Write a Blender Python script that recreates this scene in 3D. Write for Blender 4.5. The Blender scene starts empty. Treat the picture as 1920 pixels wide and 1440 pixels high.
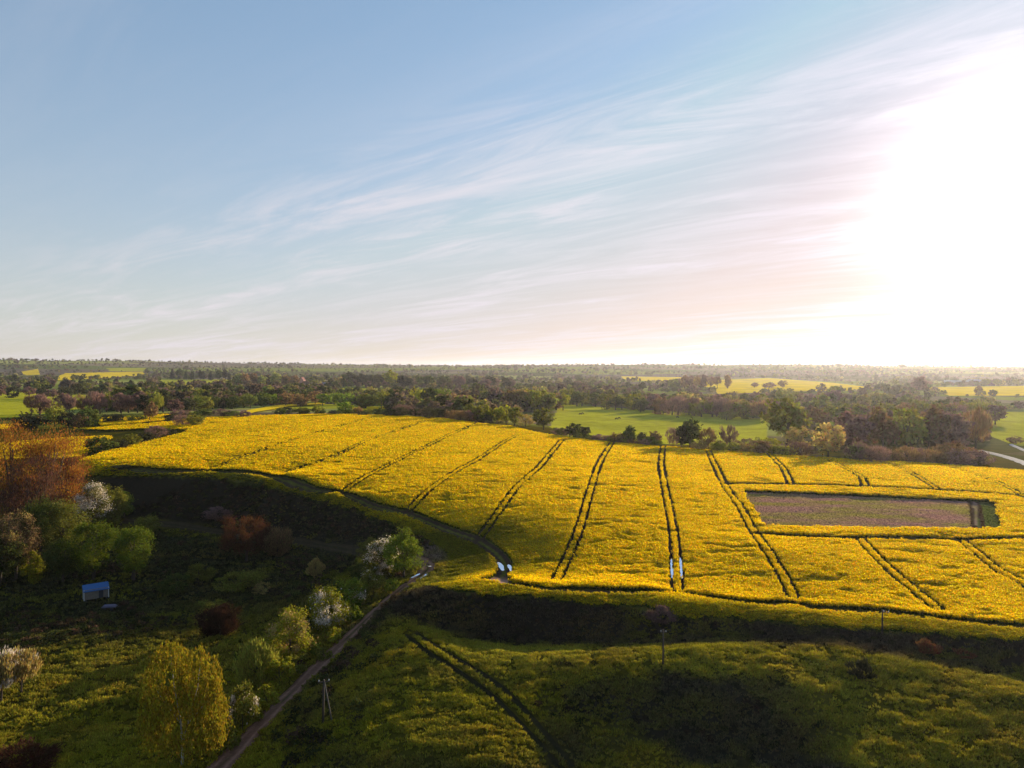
import bpy, math, random
import numpy as np

# ------------------------------------------------------------------ camera, sky, sun, exposure
SC = bpy.context.scene
COL = SC.collection
F = 1371.0                       # focal length in photo pixels (1920 wide)
PITCH = math.radians(1.336)
CZ = 60.0
SUN_AZ, SUN_EL = math.radians(34.6), math.radians(11.5)

cam = bpy.data.cameras.new('camera')
camo = bpy.data.objects.new('camera', cam)
COL.objects.link(camo)
SC.camera = camo
cam.sensor_width = 36.0
cam.lens = F / 1920 * 36.0
cam.clip_start, cam.clip_end = 0.5, 60000
camo.location = (0, 0, CZ)
camo.rotation_euler = (math.pi / 2 - PITCH, 0, 0)

SC.view_settings.view_transform = 'Standard'
SC.view_settings.look = 'None'
SC.view_settings.exposure = 0.95
SC.view_settings.gamma = 1.0
SC.cycles.max_bounces = 6
SC.cycles.diffuse_bounces = 3
SC.cycles.transmission_bounces = 3
SC.cycles.glossy_bounces = 2
SC.cycles.volume_bounces = 0
SC.cycles.sample_clamp_indirect = 4.0

SUN_DIR = (math.sin(SUN_AZ) * math.cos(SUN_EL), math.cos(SUN_AZ) * math.cos(SUN_EL), math.sin(SUN_EL))

sun = bpy.data.lights.new('sun', 'SUN')
sun.energy = 5.0
sun.angle = math.radians(0.5)
sun.color = (1.0, 0.84, 0.62)
suno = bpy.data.objects.new('sun', sun)
COL.objects.link(suno)
suno.rotation_euler = (math.pi / 2 - SUN_EL, 0, math.pi - SUN_AZ)
suno.location = (800, 1200, 400)


class NT:
    """small helper to write node trees"""
    def __init__(s, tree): s.t = tree
    def n(s, typ, **kw):
        nd = s.t.nodes.new(typ)
        for k, v in kw.items(): setattr(nd, k, v)
        return nd
    def l(s, a, b): s.t.links.new(a, b)
    def put(s, sock, v):
        if isinstance(v, bpy.types.NodeSocket): s.l(v, sock)
        elif v is not None: sock.default_value = v
    def m(s, op, a, b=None, c=None, clamp=False):
        nd = s.n('ShaderNodeMath', operation=op, use_clamp=clamp)
        s.put(nd.inputs[0], a); s.put(nd.inputs[1], b); s.put(nd.inputs[2], c)
        return nd.outputs[0]
    def mix(s, f, a, b, typ='MIX'):
        nd = s.n('ShaderNodeMix', data_type='RGBA', blend_type=typ)
        s.put(nd.inputs[0], f); s.put(nd.inputs[6], a); s.put(nd.inputs[7], b)
        return nd.outputs[2]
    def ss(s, x, lo, hi):
        nd = s.n('ShaderNodeMapRange', interpolation_type='SMOOTHSTEP')
        s.put(nd.inputs[0], x); nd.inputs[1].default_value = lo; nd.inputs[2].default_value = hi
        return nd.outputs[0]


def rgb(r, g, b): return (r, g, b, 1.0)


def make_world():
    w = bpy.data.worlds.new('World')
    SC.world = w
    w.use_nodes = True
    T = NT(w.node_tree)
    bg = w.node_tree.nodes['Background']
    bg.inputs[1].default_value = 0.0515
    sky = T.n('ShaderNodeTexSky', sky_type='NISHITA', sun_disc=False)
    sky.sun_elevation, sky.sun_rotation = SUN_EL, SUN_AZ
    sky.air_density, sky.dust_density, sky.ozone_density = 1.0, 0.5, 3.0
    # the low sun leaves the blue side dim: lift it a little and cool it
    gam = T.n('ShaderNodeGamma'); T.l(sky.outputs[0], gam.inputs[0]); gam.inputs[1].default_value = 0.72
    base = T.mix(1.0, gam.outputs[0], rgb(1.22, 1.98, 2.45), 'MULTIPLY')
    base = T.mix(1.0, base, rgb(5.5, 5.6, 7.6), 'DARKEN')
    tc = T.n('ShaderNodeTexCoord')
    nrm = T.n('ShaderNodeVectorMath', operation='NORMALIZE'); T.l(tc.outputs['Generated'], nrm.inputs[0])
    sep = T.n('ShaderNodeSeparateXYZ'); T.l(nrm.outputs[0], sep.inputs[0])
    X, Y, Z = sep.outputs
    dt = T.n('ShaderNodeVectorMath', operation='DOT_PRODUCT'); T.l(nrm.outputs[0], dt.inputs[0]); dt.inputs[1].default_value = SUN_DIR
    ang = T.m('ARCCOSINE', T.m('MINIMUM', dt.outputs['Value'], 0.99999))
    # pale band of ground haze low in the sky
    up = T.m('MAXIMUM', Z, 0.0)
    band = T.m('POWER', 2.718, T.m('MULTIPLY', up, -4.8))
    near = T.m('POWER', 2.718, T.m('MULTIPLY', ang, -1.6))
    base = T.mix(0.16, base, rgb(5.6, 7.2, 8.2))
    hazec = T.mix(near, rgb(6.7, 6.4, 6.05), rgb(13.5, 9.2, 5.4))
    s1 = T.mix(T.m('MULTIPLY', band, 0.85), base, hazec)
    # cirrus on a flat layer: streaks run from the far left to overhead on the right
    zc = T.m('ADD', up, 0.08)
    px, py = T.m('DIVIDE', X, zc), T.m('DIVIDE', Y, zc)
    u = T.m('ADD', T.m('MULTIPLY', px, -0.79), T.m('MULTIPLY', py, 0.62))
    v = T.m('ADD', T.m('MULTIPLY', px, 0.62), T.m('MULTIPLY', py, 0.79))
    def noise(su, sv, off, det, rough, dist):
        cb = T.n('ShaderNodeCombineXYZ')
        T.put(cb.inputs[0], T.m('MULTIPLY', u, su)); T.put(cb.inputs[1], T.m('MULTIPLY', v, sv)); cb.inputs[2].default_value = off
        nz = T.n('ShaderNodeTexNoise'); T.l(cb.outputs[0], nz.inputs['Vector'])
        nz.inputs['Scale'].default_value = 1.0; nz.inputs['Detail'].default_value = det
        nz.inputs['Roughness'].default_value = rough; nz.inputs['Distortion'].default_value = dist
        return nz.outputs['Fac']
    n1 = noise(0.75, 3.2, 3.3, 9, 0.66, 1.1)
    n2 = noise(0.30, 0.9, 8.1, 3, 0.5, 0.4)
    n3 = noise(0.9, 5.5, 1.7, 5, 0.6, 0.9)
    wisp = T.ss(T.m('ADD', T.m('MULTIPLY', n1, 0.8), T.m('MULTIPLY', n3, 0.2)), 0.40, 0.67)
    area = T.ss(v, 1.35, 2.5)
    big = T.ss(n2, 0.30, 0.58)
    cl = T.m('MULTIPLY', T.m('MULTIPLY', wisp, T.m('ADD', T.m('MULTIPLY', area, 0.9), 0.1)), T.m('ADD', T.m('MULTIPLY', big, 0.8), 0.2))
    veil = T.m('MULTIPLY', T.m('MULTIPLY', T.ss(n2, 0.38, 0.70), T.ss(v, 1.7, 3.2)), 0.34)
    cl = T.m('MINIMUM', T.m('ADD', T.m('MULTIPLY', cl, 0.82), T.m('MULTIPLY', veil, 0.7)), 0.9)
    near2 = T.m('POWER', 2.718, T.m('MULTIPLY', ang, -2.2))
    cc = T.mix(near2, rgb(7.7, 7.2, 7.6), rgb(9.6, 9.1, 10.2))
    s2 = T.mix(cl, s1, cc)
    # bright air round the sun, thicker on the side of the ground haze
    gdir = (math.sin(math.radians(36.5)) * math.cos(math.radians(10.0)), math.cos(math.radians(36.5)) * math.cos(math.radians(10.0)), math.sin(math.radians(10.0)))
    dg = T.n('ShaderNodeVectorMath', operation='DOT_PRODUCT'); T.l(nrm.outputs[0], dg.inputs[0]); dg.inputs[1].default_value = gdir
    angg = T.m('ARCCOSINE', T.m('MINIMUM', dg.outputs['Value'], 0.99999))
    g1 = T.m('MULTIPLY', T.m('POWER', 2.718, T.m('MULTIPLY', T.m('POWER', T.m('DIVIDE', angg, 0.126), 2.1), -1.0)), 22.0)
    g2 = T.m('MULTIPLY', T.m('POWER', 2.718, T.m('MULTIPLY', ang, -2.4)), 0.9)
    more = T.m('ADD', T.m('MULTIPLY', cl, 0.9), 0.7)
    def glow(col, f):
        q = T.n('ShaderNodeVectorMath', operation='SCALE'); q.inputs[0].default_value = col; T.put(q.inputs['Scale'], f)
        return q.outputs[0]
    s3 = T.mix(1.0, s2, glow((1.0, 0.93, 0.84), T.m('MULTIPLY', g1, more)), 'ADD')
    s3 = T.mix(1.0, s3, glow((1.0, 0.82, 1.0), T.m('MULTIPLY', g2, more)), 'ADD')
    T.l(s3, bg.inputs[0])


make_world()
RNG = np.random.default_rng(7)
random.seed(7)

# ------------------------------------------------------------------ numbers: pixel rays and terrain
CP, SP = math.cos(PITCH), math.sin(PITCH)


def ray(px, py):
    x = (np.asarray(px, float) - 960) / F
    y = (720 - np.asarray(py, float)) / F
    return x, CP + y * SP, -SP + y * CP


_tab = np.random.default_rng(11).random((256, 256))


def vnoise(x, y):
    xi, yi = np.floor(x).astype(int), np.floor(y).astype(int)
    fx, fy = x - xi, y - yi
    fx, fy = fx * fx * (3 - 2 * fx), fy * fy * (3 - 2 * fy)
    a, b = _tab[xi & 255, yi & 255], _tab[(xi + 1) & 255, yi & 255]
    c, d = _tab[xi & 255, (yi + 1) & 255], _tab[(xi + 1) & 255, (yi + 1) & 255]
    return (a + (b - a) * fx) * (1 - fy) + (c + (d - c) * fx) * fy


def fbm(x, y, o=4):
    s, a, t = 0, 1.0, 0
    for i in range(o):
        s = s + a * vnoise(x * 2 ** i + 17.3 * i, y * 2 ** i + 5.1 * i); t += a; a *= 0.5
    return s / t * 2 - 1


def resample(pts, step):
    pts = np.asarray(pts, float)
    seg = np.linalg.norm(np.diff(pts[:, :2], axis=0), axis=1)
    s = np.concatenate([[0], np.cumsum(seg)])
    n = max(2, int(s[-1] / step) + 1)
    t = np.linspace(0, s[-1], n)
    return np.stack([np.interp(t, s, pts[:, i]) for i in range(pts.shape[1])], 1)


def smooth(pts, step):
    """Catmull-Rom through the points, then even steps"""
    P = np.asarray(pts, float)
    P = np.vstack([2 * P[0] - P[1], P, 2 * P[-1] - P[-2]])
    out = []
    for i in range(1, len(P) - 2):
        for t in np.linspace(0, 1, 8, endpoint=False):
            p0, p1, p2, p3 = P[i - 1:i + 3]
            out.append(0.5 * (2 * p1 + (p2 - p0) * t + (2 * p0 - 5 * p1 + 4 * p2 - p3) * t * t + (3 * p1 - p0 - 3 * p2 + p3) * t ** 3))
    out.append(P[-2])
    return resample(out, step)


# survey points: where in the photo, and how far below the camera the ground lies there
SURVEY = [
 # right-hand meadow
 (1900,1292,42.4),(1900,1330,43.2),(1900,1440,44.7),(1600,1260,42.3),(1600,1330,43.5),(1600,1440,45.1),(1750,1300,42.8),
 (1300,1265,42.7),(1300,1320,45.0),(1300,1440,49.6),(1450,1270,42.4),(1450,1340,44.9),(1450,1440,48.4),
 (1180,1275,43.4),(1180,1330,46.0),(1100,1290,44.2),(1100,1340,46.4),(1100,1440,49.0),(1000,1440,46.9),(1000,1310,44.7),
 (900,1300,44.7),(900,1440,46.2),(760,1300,45.2),(760,1440,46.9),(620,1290,46.6),(620,1350,47.6),(700,1380,46.7),(620,1440,48.7),(540,1440,50.4),
 (2300,1300,42.8),(2300,1440,45.5),
 # track
 (410,1440,51.5),(480,1365,50.6),(560,1285,49.2),(640,1208,47.6),(700,1150,46.0),(755,1100,44.6),(800,1062,43.2),
 # left meadow and valley floor
 (345,1425,52),(100,1440,52.6),(0,1300,52.6),(200,1220,52),(400,1180,51.6),(180,1112,51.4),(0,1112,51.6),(300,1150,51.6),(500,1220,50.6),
 (450,1300,51.2),(600,1130,49.6),(600,1060,48.8),(450,1100,51.0),(300,1060,49.6),(250,1000,48.4),(450,1005,48.0),(600,1025,47.4),
 (690,1035,46.8),(760,1040,45),(0,1060,50),(0,1000,48),(-250,1000,48),(-250,1200,52.5),(-250,1440,53),(100,950,44),(0,940,43),(-250,940,43),
 (0,890,36),(-300,890,36),(100,900,36.6),
 # rapeseed field
 (945,1080,42.3),(1043,1097,41.8),(1270,1113,41.3),(1490,1130,41.3),(1750,1150,41.3),(2000,1180,41.3),(765,965,39.6),(900,1010,40.3),
 (650,925,37.6),(530,893,36.3),(400,882,35.8),(1083,1007,38.6),(1262,1000,38.2),(1437,1037,39),(1660,1070,39.8),(1870,1080,40),
 (970,917,35.5),(1108,920,35.2),(1249,932,36),(1400,995,38.3),(1650,1010,39),(1880,1000,39.3),(1390,923,36.2),(1620,920,37),(1880,940,38.5),
 (850,890,34.4),(700,890,35),(600,860,33.3),(757,862,33),(1008,883,33.8),(1125,870,33.6),(1240,877,34.5),(1350,880,35.2),(1480,885,36.3),
 (1650,890,37.5),(1880,905,39.3),(600,810,30.5),(800,810,31),(940,835,32.6),(350,830,32.3),(200,850,34),(150,815,32.5),
 (0,800,32),(0,780,31),(0,840,34.5),(0,870,35.8),(-300,840,34.5),(-300,790,31),(2300,900,42.5),(2300,1000,41),(2300,1100,41),
 # beyond the field
 (1020,815,34.2),(1100,805,45),(1300,812,45.5),(1430,800,46),(1100,760,45.5),(1300,770,46),(1420,790,46),(1480,820,44),(1600,850,42.5),(1800,862,44.0),
 (1920,860,46),(1900,800,47),(1920,820,46.7),(1700,760,47),(960,790,38),(900,760,41),(700,760,39),(500,760,38),(450,770,36),(300,755,38),
 (150,760,38),(0,765,36),(0,735,38),(0,710,38),(200,703,33),(500,715,40),(700,730,43),(700,705,40),(960,715,45),(960,745,44),(1200,710,43),
 (1400,725,44),(1400,708,42),(1600,735,45.5),(1850,735,45.5),(1850,722,45),(1200,740,45),(2300,735,46),(2300,850,46),(2300,710,44),(-300,735,38),(-300,705,36),
]
LINES = [
 # scarp below the field, right: its top and its foot, then the edge of its shadow
 [(760,1118,41.5),(900,1128,41),(1100,1138,41),(1300,1158,41),(1600,1184,41.3),(1900,1208,41),(2300,1230,41)],
 [(745,1150,43.1),(900,1195,45.2),(1100,1195,44.6),(1300,1190,42.8),(1600,1200,41.8),(1900,1245,42.6),(2300,1270,42.6)],
 [(760,1195,43.6),(900,1225,43.5),(1100,1225,43.0),(1300,1212,41.9),(1600,1215,41.4),(1900,1292,42.4)],
 # scarp on the left: top and foot
 [(150,893,36.5),(300,896,36.8),(400,899,37),(494,914,37.8),(587,940,39),(640,955,39.7),(737,987,41.3),(790,1015,42.5),(842,1050,43)],
 [(200,960,45.8),(300,965,46.8),(400,970,47.2),(500,980,46.6),(587,995,45.7),(650,1005,45.1),(730,1018,43.9)],
 # far edge of the field
 [(300,775,28.8),(470,782,29.3),(640,779,29.3),(830,787,30),(900,797,31.2),(1000,812,33),(1150,832,34.6),(1250,840,35.6),(1400,850,37),(1600,863,39.3),(1750,872,40.8),(1920,884,42.3)],
]
FARPTS = [(-300,6000,-60),(0,6000,-50),(300,6000,-40),(600,6000,-14),(960,6000,-2),(1110,5000,-14),(1300,6000,4),(1560,5000,-12),(1750,5200,4),(1920,6000,5),(2300,6000,4)] + \
         [(p, 12500, 34) for p in range(-400, 2500, 300)] + [(p, 45, 56) for p in range(-200, 2300, 400)] + [(p, 70, 54) for p in range(800, 2300, 400)]


def survey():
    pts = [(p[0], p[1], p[2]) for p in SURVEY]
    for L in LINES:
        pts += [tuple(q) for q in resample(L, 26)]
    A = np.array(pts)
    x, y, z = ray(A[:, 0], A[:, 1])
    t = A[:, 2] / -z
    th, d, h = np.arctan2(x, y), t * np.hypot(x, y), CZ - A[:, 2]
    B = np.array(FARPTS, float)
    th = np.concatenate([th, np.arctan((B[:, 0] - 960) / F)])
    d = np.concatenate([d, B[:, 1]]); h = np.concatenate([h, CZ - B[:, 2]])
    return th, np.log(d), h


TH, LD, HH = survey()
CC = 0.006


def _phi(r2): return np.sqrt(r2 + CC * CC)


def fit():
    n = len(TH)
    r2 = (TH[:, None] - TH) ** 2 + (LD[:, None] - LD) ** 2
    K = -_phi(r2) - np.eye(n) * 2e-4
    Q = np.stack([np.ones(n), TH, LD], 1)
    M = np.block([[K, Q], [Q.T, np.zeros((3, 3))]])
    s = np.linalg.solve(M, np.concatenate([HH, np.zeros(3)]))
    return s[:n], s[n:]


WT, PL = fit()
DTH, DLD = 0.0025, 0.005
G_TH = np.arange(-0.90, 0.9001, DTH)
G_LD = np.arange(math.log(40), math.log(12500), DLD)
G_D = np.exp(G_LD)


def grid():
    H = np.zeros((len(G_LD), len(G_TH)))
    tt = G_TH[None, :]
    for i, v in enumerate(G_LD):
        r2 = (tt.T - TH) ** 2 + (v - LD) ** 2
        H[i] = -_phi(r2) @ WT + PL[0] + PL[1] * G_TH + PL[2] * v
    X, Y = G_D[:, None] * np.sin(G_TH), G_D[:, None] * np.cos(G_TH)
    w = np.clip((420 - G_D) / 250, 0, 1)[:, None]
    w = w * np.where((G_D > 128)[:, None] & (X > -45), 0.45, 1.0)
    H += w * (0.42 * fbm(X / 17, Y / 17, 3) + 0.24 * fbm(X / 3.1 + 40, Y / 3.1, 2))
    far = np.clip((G_D - 900) / 1500, 0, 1)[:, None]
    H += far * 9 * fbm(X / 420, Y / 420, 3)
    return H


HG = grid()


def ground(x, y):
    x, y = np.asarray(x, float), np.asarray(y, float)
    a = (np.arctan2(x, y) - G_TH[0]) / DTH
    b = (np.log(np.maximum(np.hypot(x, y), 40)) - G_LD[0]) / DLD
    a = np.clip(a, 0, len(G_TH) - 1.001); b = np.clip(b, 0, len(G_LD) - 1.001)
    i, j = b.astype(int), a.astype(int)
    fb, fa = b - i, a - j
    return (HG[i, j] * (1 - fa) + HG[i, j + 1] * fa) * (1 - fb) + (HG[i + 1, j] * (1 - fa) + HG[i + 1, j + 1] * fa) * fb


def hit(px, py):
    """points of the ground seen at these photo pixels (world x, y)"""
    px, py = np.atleast_1d(np.asarray(px, float)), np.atleast_1d(np.asarray(py, float))
    x, y, z = ray(px, py)
    th, sl = np.arctan2(x, y), z / np.hypot(x, y)
    a = np.clip((th - G_TH[0]) / DTH, 0, len(G_TH) - 1.001)
    j = a.astype(int); fa = a - j
    out = np.full(len(px), 9000.0)
    for k in range(len(px)):
        col = HG[:, j[k]] * (1 - fa[k]) + HG[:, j[k] + 1] * fa[k]
        gap = CZ + sl[k] * G_D - col
        w = np.nonzero(gap < 0)[0]
        if len(w):
            i = w[0]
            if i == 0: out[k] = G_D[0]
            else:
                f = gap[i - 1] / (gap[i - 1] - gap[i])
                out[k] = G_D[i - 1] + f * (G_D[i] - G_D[i - 1])
    return out * np.sin(th), out * np.cos(th)


def at(px, py):
    x, y = hit(px, py)
    return float(x[0]), float(y[0]), float(ground(x, y)[0])


def worldline(pts, step=14, sm=True):
    P = smooth(pts, step) if sm else resample(pts, step)
    x, y = hit(P[:, 0], P[:, 1])
    return np.stack([x, y], 1)


def inside(x, y, poly):
    r = np.zeros(np.shape(x), bool)
    q = np.roll(poly, -1, axis=0)
    for (ax, ay), (bx, by) in zip(poly, q):
        if ay == by: continue
        c = ((ay > y) != (by > y)) & (x < (bx - ax) * (y - ay) / (by - ay) + ax)
        r ^= c
    return r


def dist_line(x, y, L):
    d = np.full(np.shape(x), 1e9)
    lo, hi = L.min(0) - 12, L.max(0) + 12
    m = (x > lo[0]) & (x < hi[0]) & (y > lo[1]) & (y < hi[1])
    xs, ys = x[m], y[m]
    dm = np.full(len(xs), 1e9)
    for a, b in zip(L[:-1], L[1:]):
        v = b - a; n = v @ v
        if n < 1e-9: continue
        t = np.clip(((xs - a[0]) * v[0] + (ys - a[1]) * v[1]) / n, 0, 1)
        dm = np.minimum(dm, np.hypot(xs - a[0] - t * v[0], ys - a[1] - t * v[1]))
    d[m] = dm
    return d


# ------------------------------------------------------------------ outlines read off the photograph
CROP = [(150,895),(146,868),(195,852),(250,838),(335,817),(360,808),(300,807),(322,792),(400,785),(470,782),(560,780),(640,779),(730,781),(830,787),(900,797),
        (960,802),(1000,813),(1080,825),(1160,834),(1240,840),(1310,846),(1400,852),(1500,859),(1600,865),(1700,870),(1800,877),(1920,886),(2000,893),(2150,905),
        (2150,1225),(2000,1212),(1920,1205),(1700,1190),(1500,1174),(1300,1158),(1150,1137),(1000,1125),(930,1119),(870,1115),(812,1102),(830,1085),(846,1060),(842,1045),(828,1030),
        (806,1016),(780,1008),(737,985),(690,968),(640,950),(587,938),(540,925),(494,912),(440,903),(400,898),(300,895),(200,893)]
CROP_MORE = [[(-200,792),(0,784),(95,779),(92,790),(35,806),(-200,814)], [(187,778),(320,774),(320,789),(190,803)], [(0,834),(135,823),(213,820),(172,846),(140,862),(-100,868)], [(140,806),(190,804),(320,793),(328,800),(280,806),(200,809)]]
PLOT = [(1390,923),(1620,932),(1867,943),(1874,970),(1880,998),(1650,996),(1433,992),(1410,955)]
PLOT_RUT = [(1827,941),(1831,970),(1835,997)]
TRAMS = [
 [(1043,1097),(1083,1007),(1108,920),(1125,870),(1148,833)],
 [(1270,1114),(1267,1053),(1262,1000),(1249,932),(1240,877),(1243,840)],
 [(1488,1128),(1464,1080),(1437,1037),(1410,997),(1387,955),(1364,923),(1342,880),(1328,848)],
 [(900,1011),(940,957),(970,917),(1008,883),(1038,847),(1054,828)],
 [(765,964),(800,928),(847,893),(900,863),(940,835),(968,820)],
 [(648,926),(657,917),(700,890),(757,862),(800,840),(840,820),(872,806),(897,796)],
 [(530,894),(560,882),(628,858),(687,830),(740,812),(799,791)],
 [(400,883),(440,866),(500,844),(573,820),(633,803),(700,784)],
 [(1757,1150),(1748,1142),(1670,1077),(1615,1020)],
 [(2040,1175),(1990,1148),(1918,1100),(1873,1077),(1835,1047),(1803,1020)],
 [(1440,853),(1455,868),(1470,884),(1482,911)],
 [(1553,865),(1580,879),(1613,897),(1622,915)],
 [(1650,869),(1685,881),(1713,893),(1757,922)],
 [(1760,876),(1813,888),(1873,910),(1917,934),(1960,960)],
 # headlands
 [(230,879),(300,885),(400,885),(470,889),(520,897),(550,907),(594,921),(647,928),(700,950),(769,967),(837,994),(894,1014),(931,1038),(947,1060),(943,1079),(926,1094)],
 [(950,1098),(1040,1108),(1160,1113),(1270,1118),(1413,1137),(1480,1137),(1533,1146),(1647,1153),(1753,1164),(1847,1174),(1920,1180),(2050,1192)],
 [(1366,911),(1480,913),(1613,917),(1747,923),(1850,929),(1920,936),(2050,950)],
 [(1425,1007),(1580,1015),(1713,1014),(1800,1018),(1920,1016),(2050,1020)],
]
FAINT = [[(350,826),(430,812),(520,800)]]
TRACK = [(330,1500),(410,1440),(480,1366),(560,1286),(600,1246),(640,1208),(700,1150),(755,1102),(790,1079),(803,1066),(800,1057),(785,1051),(762,1046),(720,1041),(669,1034),(600,1022),(534,1013),(440,1003),(330,985),(230,977)]
GREEN_TRACK = [(770,1188),(814,1220),(888,1265),(932,1298),(981,1345),(1038,1409),(1060,1440)]
PASTURE = [[(1050,757),(1160,765),(1300,774),(1440,786),(1440,836),(1380,838),(1240,832),(1060,818),(1030,800)], [(1862,772),(2100,772),(2100,835),(1905,836),(1850,815)],
           [(-200,734),(60,733),(190,742),(195,760),(30,783),(-200,790)], [(470,771),(560,757),(640,758),(640,766),(540,768)], [(300,712),(435,712),(436,720),(300,722)],
           [(200,690),(275,690),(275,696),(200,696)], [(640,727),(900,733),(900,742),(640,737)]]
FIELDS = [[(452,783),(460,772),(520,761),(600,756),(612,759),(540,764),(480,775)], [(660,765),(722,764),(724,770),(660,772)], [(100,711),(122,700),(270,697),(272,704),(205,709),(110,714)],
          [(1165,706),(1290,708),(1320,714),(1440,709),(1560,718),(1640,728),(1600,733),(1480,735),(1345,740),(1340,729),(1300,722),(1170,712)],
          [(1735,727),(1920,724),(2100,724),(2100,743),(1780,743)], [(40,697),(72,692),(75,703),(45,704)]]


WOODS = [[(0,744),(330,744),(480,757),(640,752),(900,748),(1060,734),(1400,742),(1560,752),(1560,778),(1440,783),(1230,772),(1130,764),(1062,756),(1055,768),(960,772),(760,762),(640,755),(500,760),(330,771),(200,774),(195,745),(0,741)],
         [(1560,765),(1850,768),(1850,800),(1840,842),(1650,850),(1570,842),(1500,805)], [(690,766),(900,772),(960,796),(900,790),(740,776)]]


def wpoly(p, step=12): return worldline(list(p) + [p[0]], step, False)[:-1]


W_CROP = wpoly(CROP); W_MORE = [wpoly(p) for p in CROP_MORE]
W_PLOT = wpoly(PLOT)
W_TRAMS = [worldline(t) for t in TRAMS]
W_FAINT = [worldline(t) for t in FAINT]
W_PRUT = worldline(PLOT_RUT)
W_TRACK = worldline(TRACK, 10)
W_GREEN = worldline(GREEN_TRACK, 10)
W_PAST = [wpoly(p) for p in PASTURE]
W_FIELDS = [wpoly(p, 6) for p in FIELDS]
W_WOODS = [wpoly(p) for p in WOODS]
BARE = at(930, 1091)
MUD = at(812, 1035)

# ------------------------------------------------------------------ materials
MATS = {}


def mat(name):
    m = bpy.data.materials.new(name); m.use_nodes = True
    m.node_tree.nodes.clear()
    T = NT(m.node_tree)
    out = T.n('ShaderNodeOutputMaterial')
    MATS[name] = m
    return m, T, out


def plain(name, col, rough=0.8, var=0.25, scale=3.0, metallic=0.0):
    m, T, out = mat(name)
    tc = T.n('ShaderNodeTexCoord')
    nz = T.n('ShaderNodeTexNoise'); T.l(tc.outputs['Object'], nz.inputs['Vector'])
    nz.inputs['Scale'].default_value = scale; nz.inputs['Detail'].default_value = 5
    f = T.m('ADD', T.m('MULTIPLY', nz.outputs['Fac'], 2 * var), 1 - var)
    sc = T.n('ShaderNodeVectorMath', operation='SCALE'); sc.inputs[0].default_value = col[:3]; T.put(sc.inputs['Scale'], f)
    p = T.n('ShaderNodeBsdfPrincipled'); T.l(sc.outputs[0], p.inputs['Base Color'])
    p.inputs['Roughness'].default_value = rough; p.inputs['Metallic'].default_value = metallic
    p.inputs['Specular IOR Level'].default_value = 0.2
    T.l(p.outputs[0], out.inputs[0])
    return m


def leafy(name, source, trans=0.30, tcol=(1.15, 1.1, 0.7)):
    """thin leaves: some light bounces off, some shines through; each leaf a little different"""
    m, T, out = mat(name)
    if not isinstance(source, str):
        q = T.n('ShaderNodeRGB'); q.outputs[0].default_value = rgb(*source); base = q.outputs[0]
    elif source == 'object':
        base = T.n('ShaderNodeObjectInfo').outputs['Color']
    else:
        a = T.n('ShaderNodeAttribute', attribute_type='INSTANCER', attribute_name='tint'); base = a.outputs['Color']
    g = T.n('ShaderNodeNewGeometry')
    r = g.outputs['Random Per Island']
    v = T.m('ADD', T.m('MULTIPLY', r, 0.9), 0.55)
    sc = T.n('ShaderNodeVectorMath', operation='SCALE'); T.l(base, sc.inputs[0]); T.put(sc.inputs['Scale'], v)
    hs = T.n('ShaderNodeHueSaturation'); T.l(sc.outputs[0], hs.inputs['Color'])
    T.put(hs.inputs['Hue'], T.m('ADD', T.m('MULTIPLY', T.m('FRACT', T.m('MULTIPLY', r, 7.31)), 0.08), 0.46))
    d = T.n('ShaderNodeBsdfDiffuse'); T.l(hs.outputs[0], d.inputs[0])
    tr = T.n('ShaderNodeBsdfTranslucent')
    T.l(T.mix(1.0, hs.outputs[0], rgb(*tcol), 'MULTIPLY'), tr.inputs[0])
    mx = T.n('ShaderNodeMixShader'); mx.inputs[0].default_value = trans
    T.l(d.outputs[0], mx.inputs[1]); T.l(tr.outputs[0], mx.inputs[2]); T.l(mx.outputs[0], out.inputs[0])
    return m


M_LEAF = leafy('leaves', 'object')
M_TUFT = leafy('tuft_leaves', 'inst')
M_PETAL = leafy('petals', 'inst', 0.5, (1.0, 1.0, 0.8))
M_BARK = plain('bark', (0.055, 0.04, 0.03), 0.9, 0.5, 6)
M_BIRCH = plain('birch_bark', (0.42, 0.38, 0.34), 0.8, 0.6, 5)
M_WOODPOLE = plain('weathered_pole', (0.06, 0.045, 0.035), 0.85, 0.4, 3)
M_WHITE = plain('white_paint', (0.5, 0.5, 0.5), 0.6, 0.1)
M_BLUE = plain('blue_sheet', (0.03, 0.10, 0.26), 0.5, 0.2)
M_TAN = plain('tan_boards', (0.15, 0.125, 0.10), 0.8, 0.3)
M_DARK = plain('dark_metal', (0.03, 0.03, 0.035), 0.6, 0.2)
M_PINK = plain('pink_render', (0.50, 0.27, 0.23), 0.8, 0.15, 0.3)
M_TILE = plain('red_tiles', (0.22, 0.07, 0.05), 0.8, 0.3, 1)
M_WRAP = plain('white_wrap', (0.75, 0.74, 0.74), 0.35, 0.06)
M_COW = plain('cow_hide', (0.045, 0.03, 0.022), 0.8, 0.6, 2)
M_ROAD = plain('concrete_road', (0.60, 0.55, 0.50), 0.8, 0.15, 0.4)
M_GREYROOF = plain('grey_blue_roof', (0.18, 0.20, 0.28), 0.6, 0.15, 0.2)
M_LILAC = plain('faded_tarpaulin', (0.10, 0.09, 0.14), 0.7, 0.3)


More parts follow.
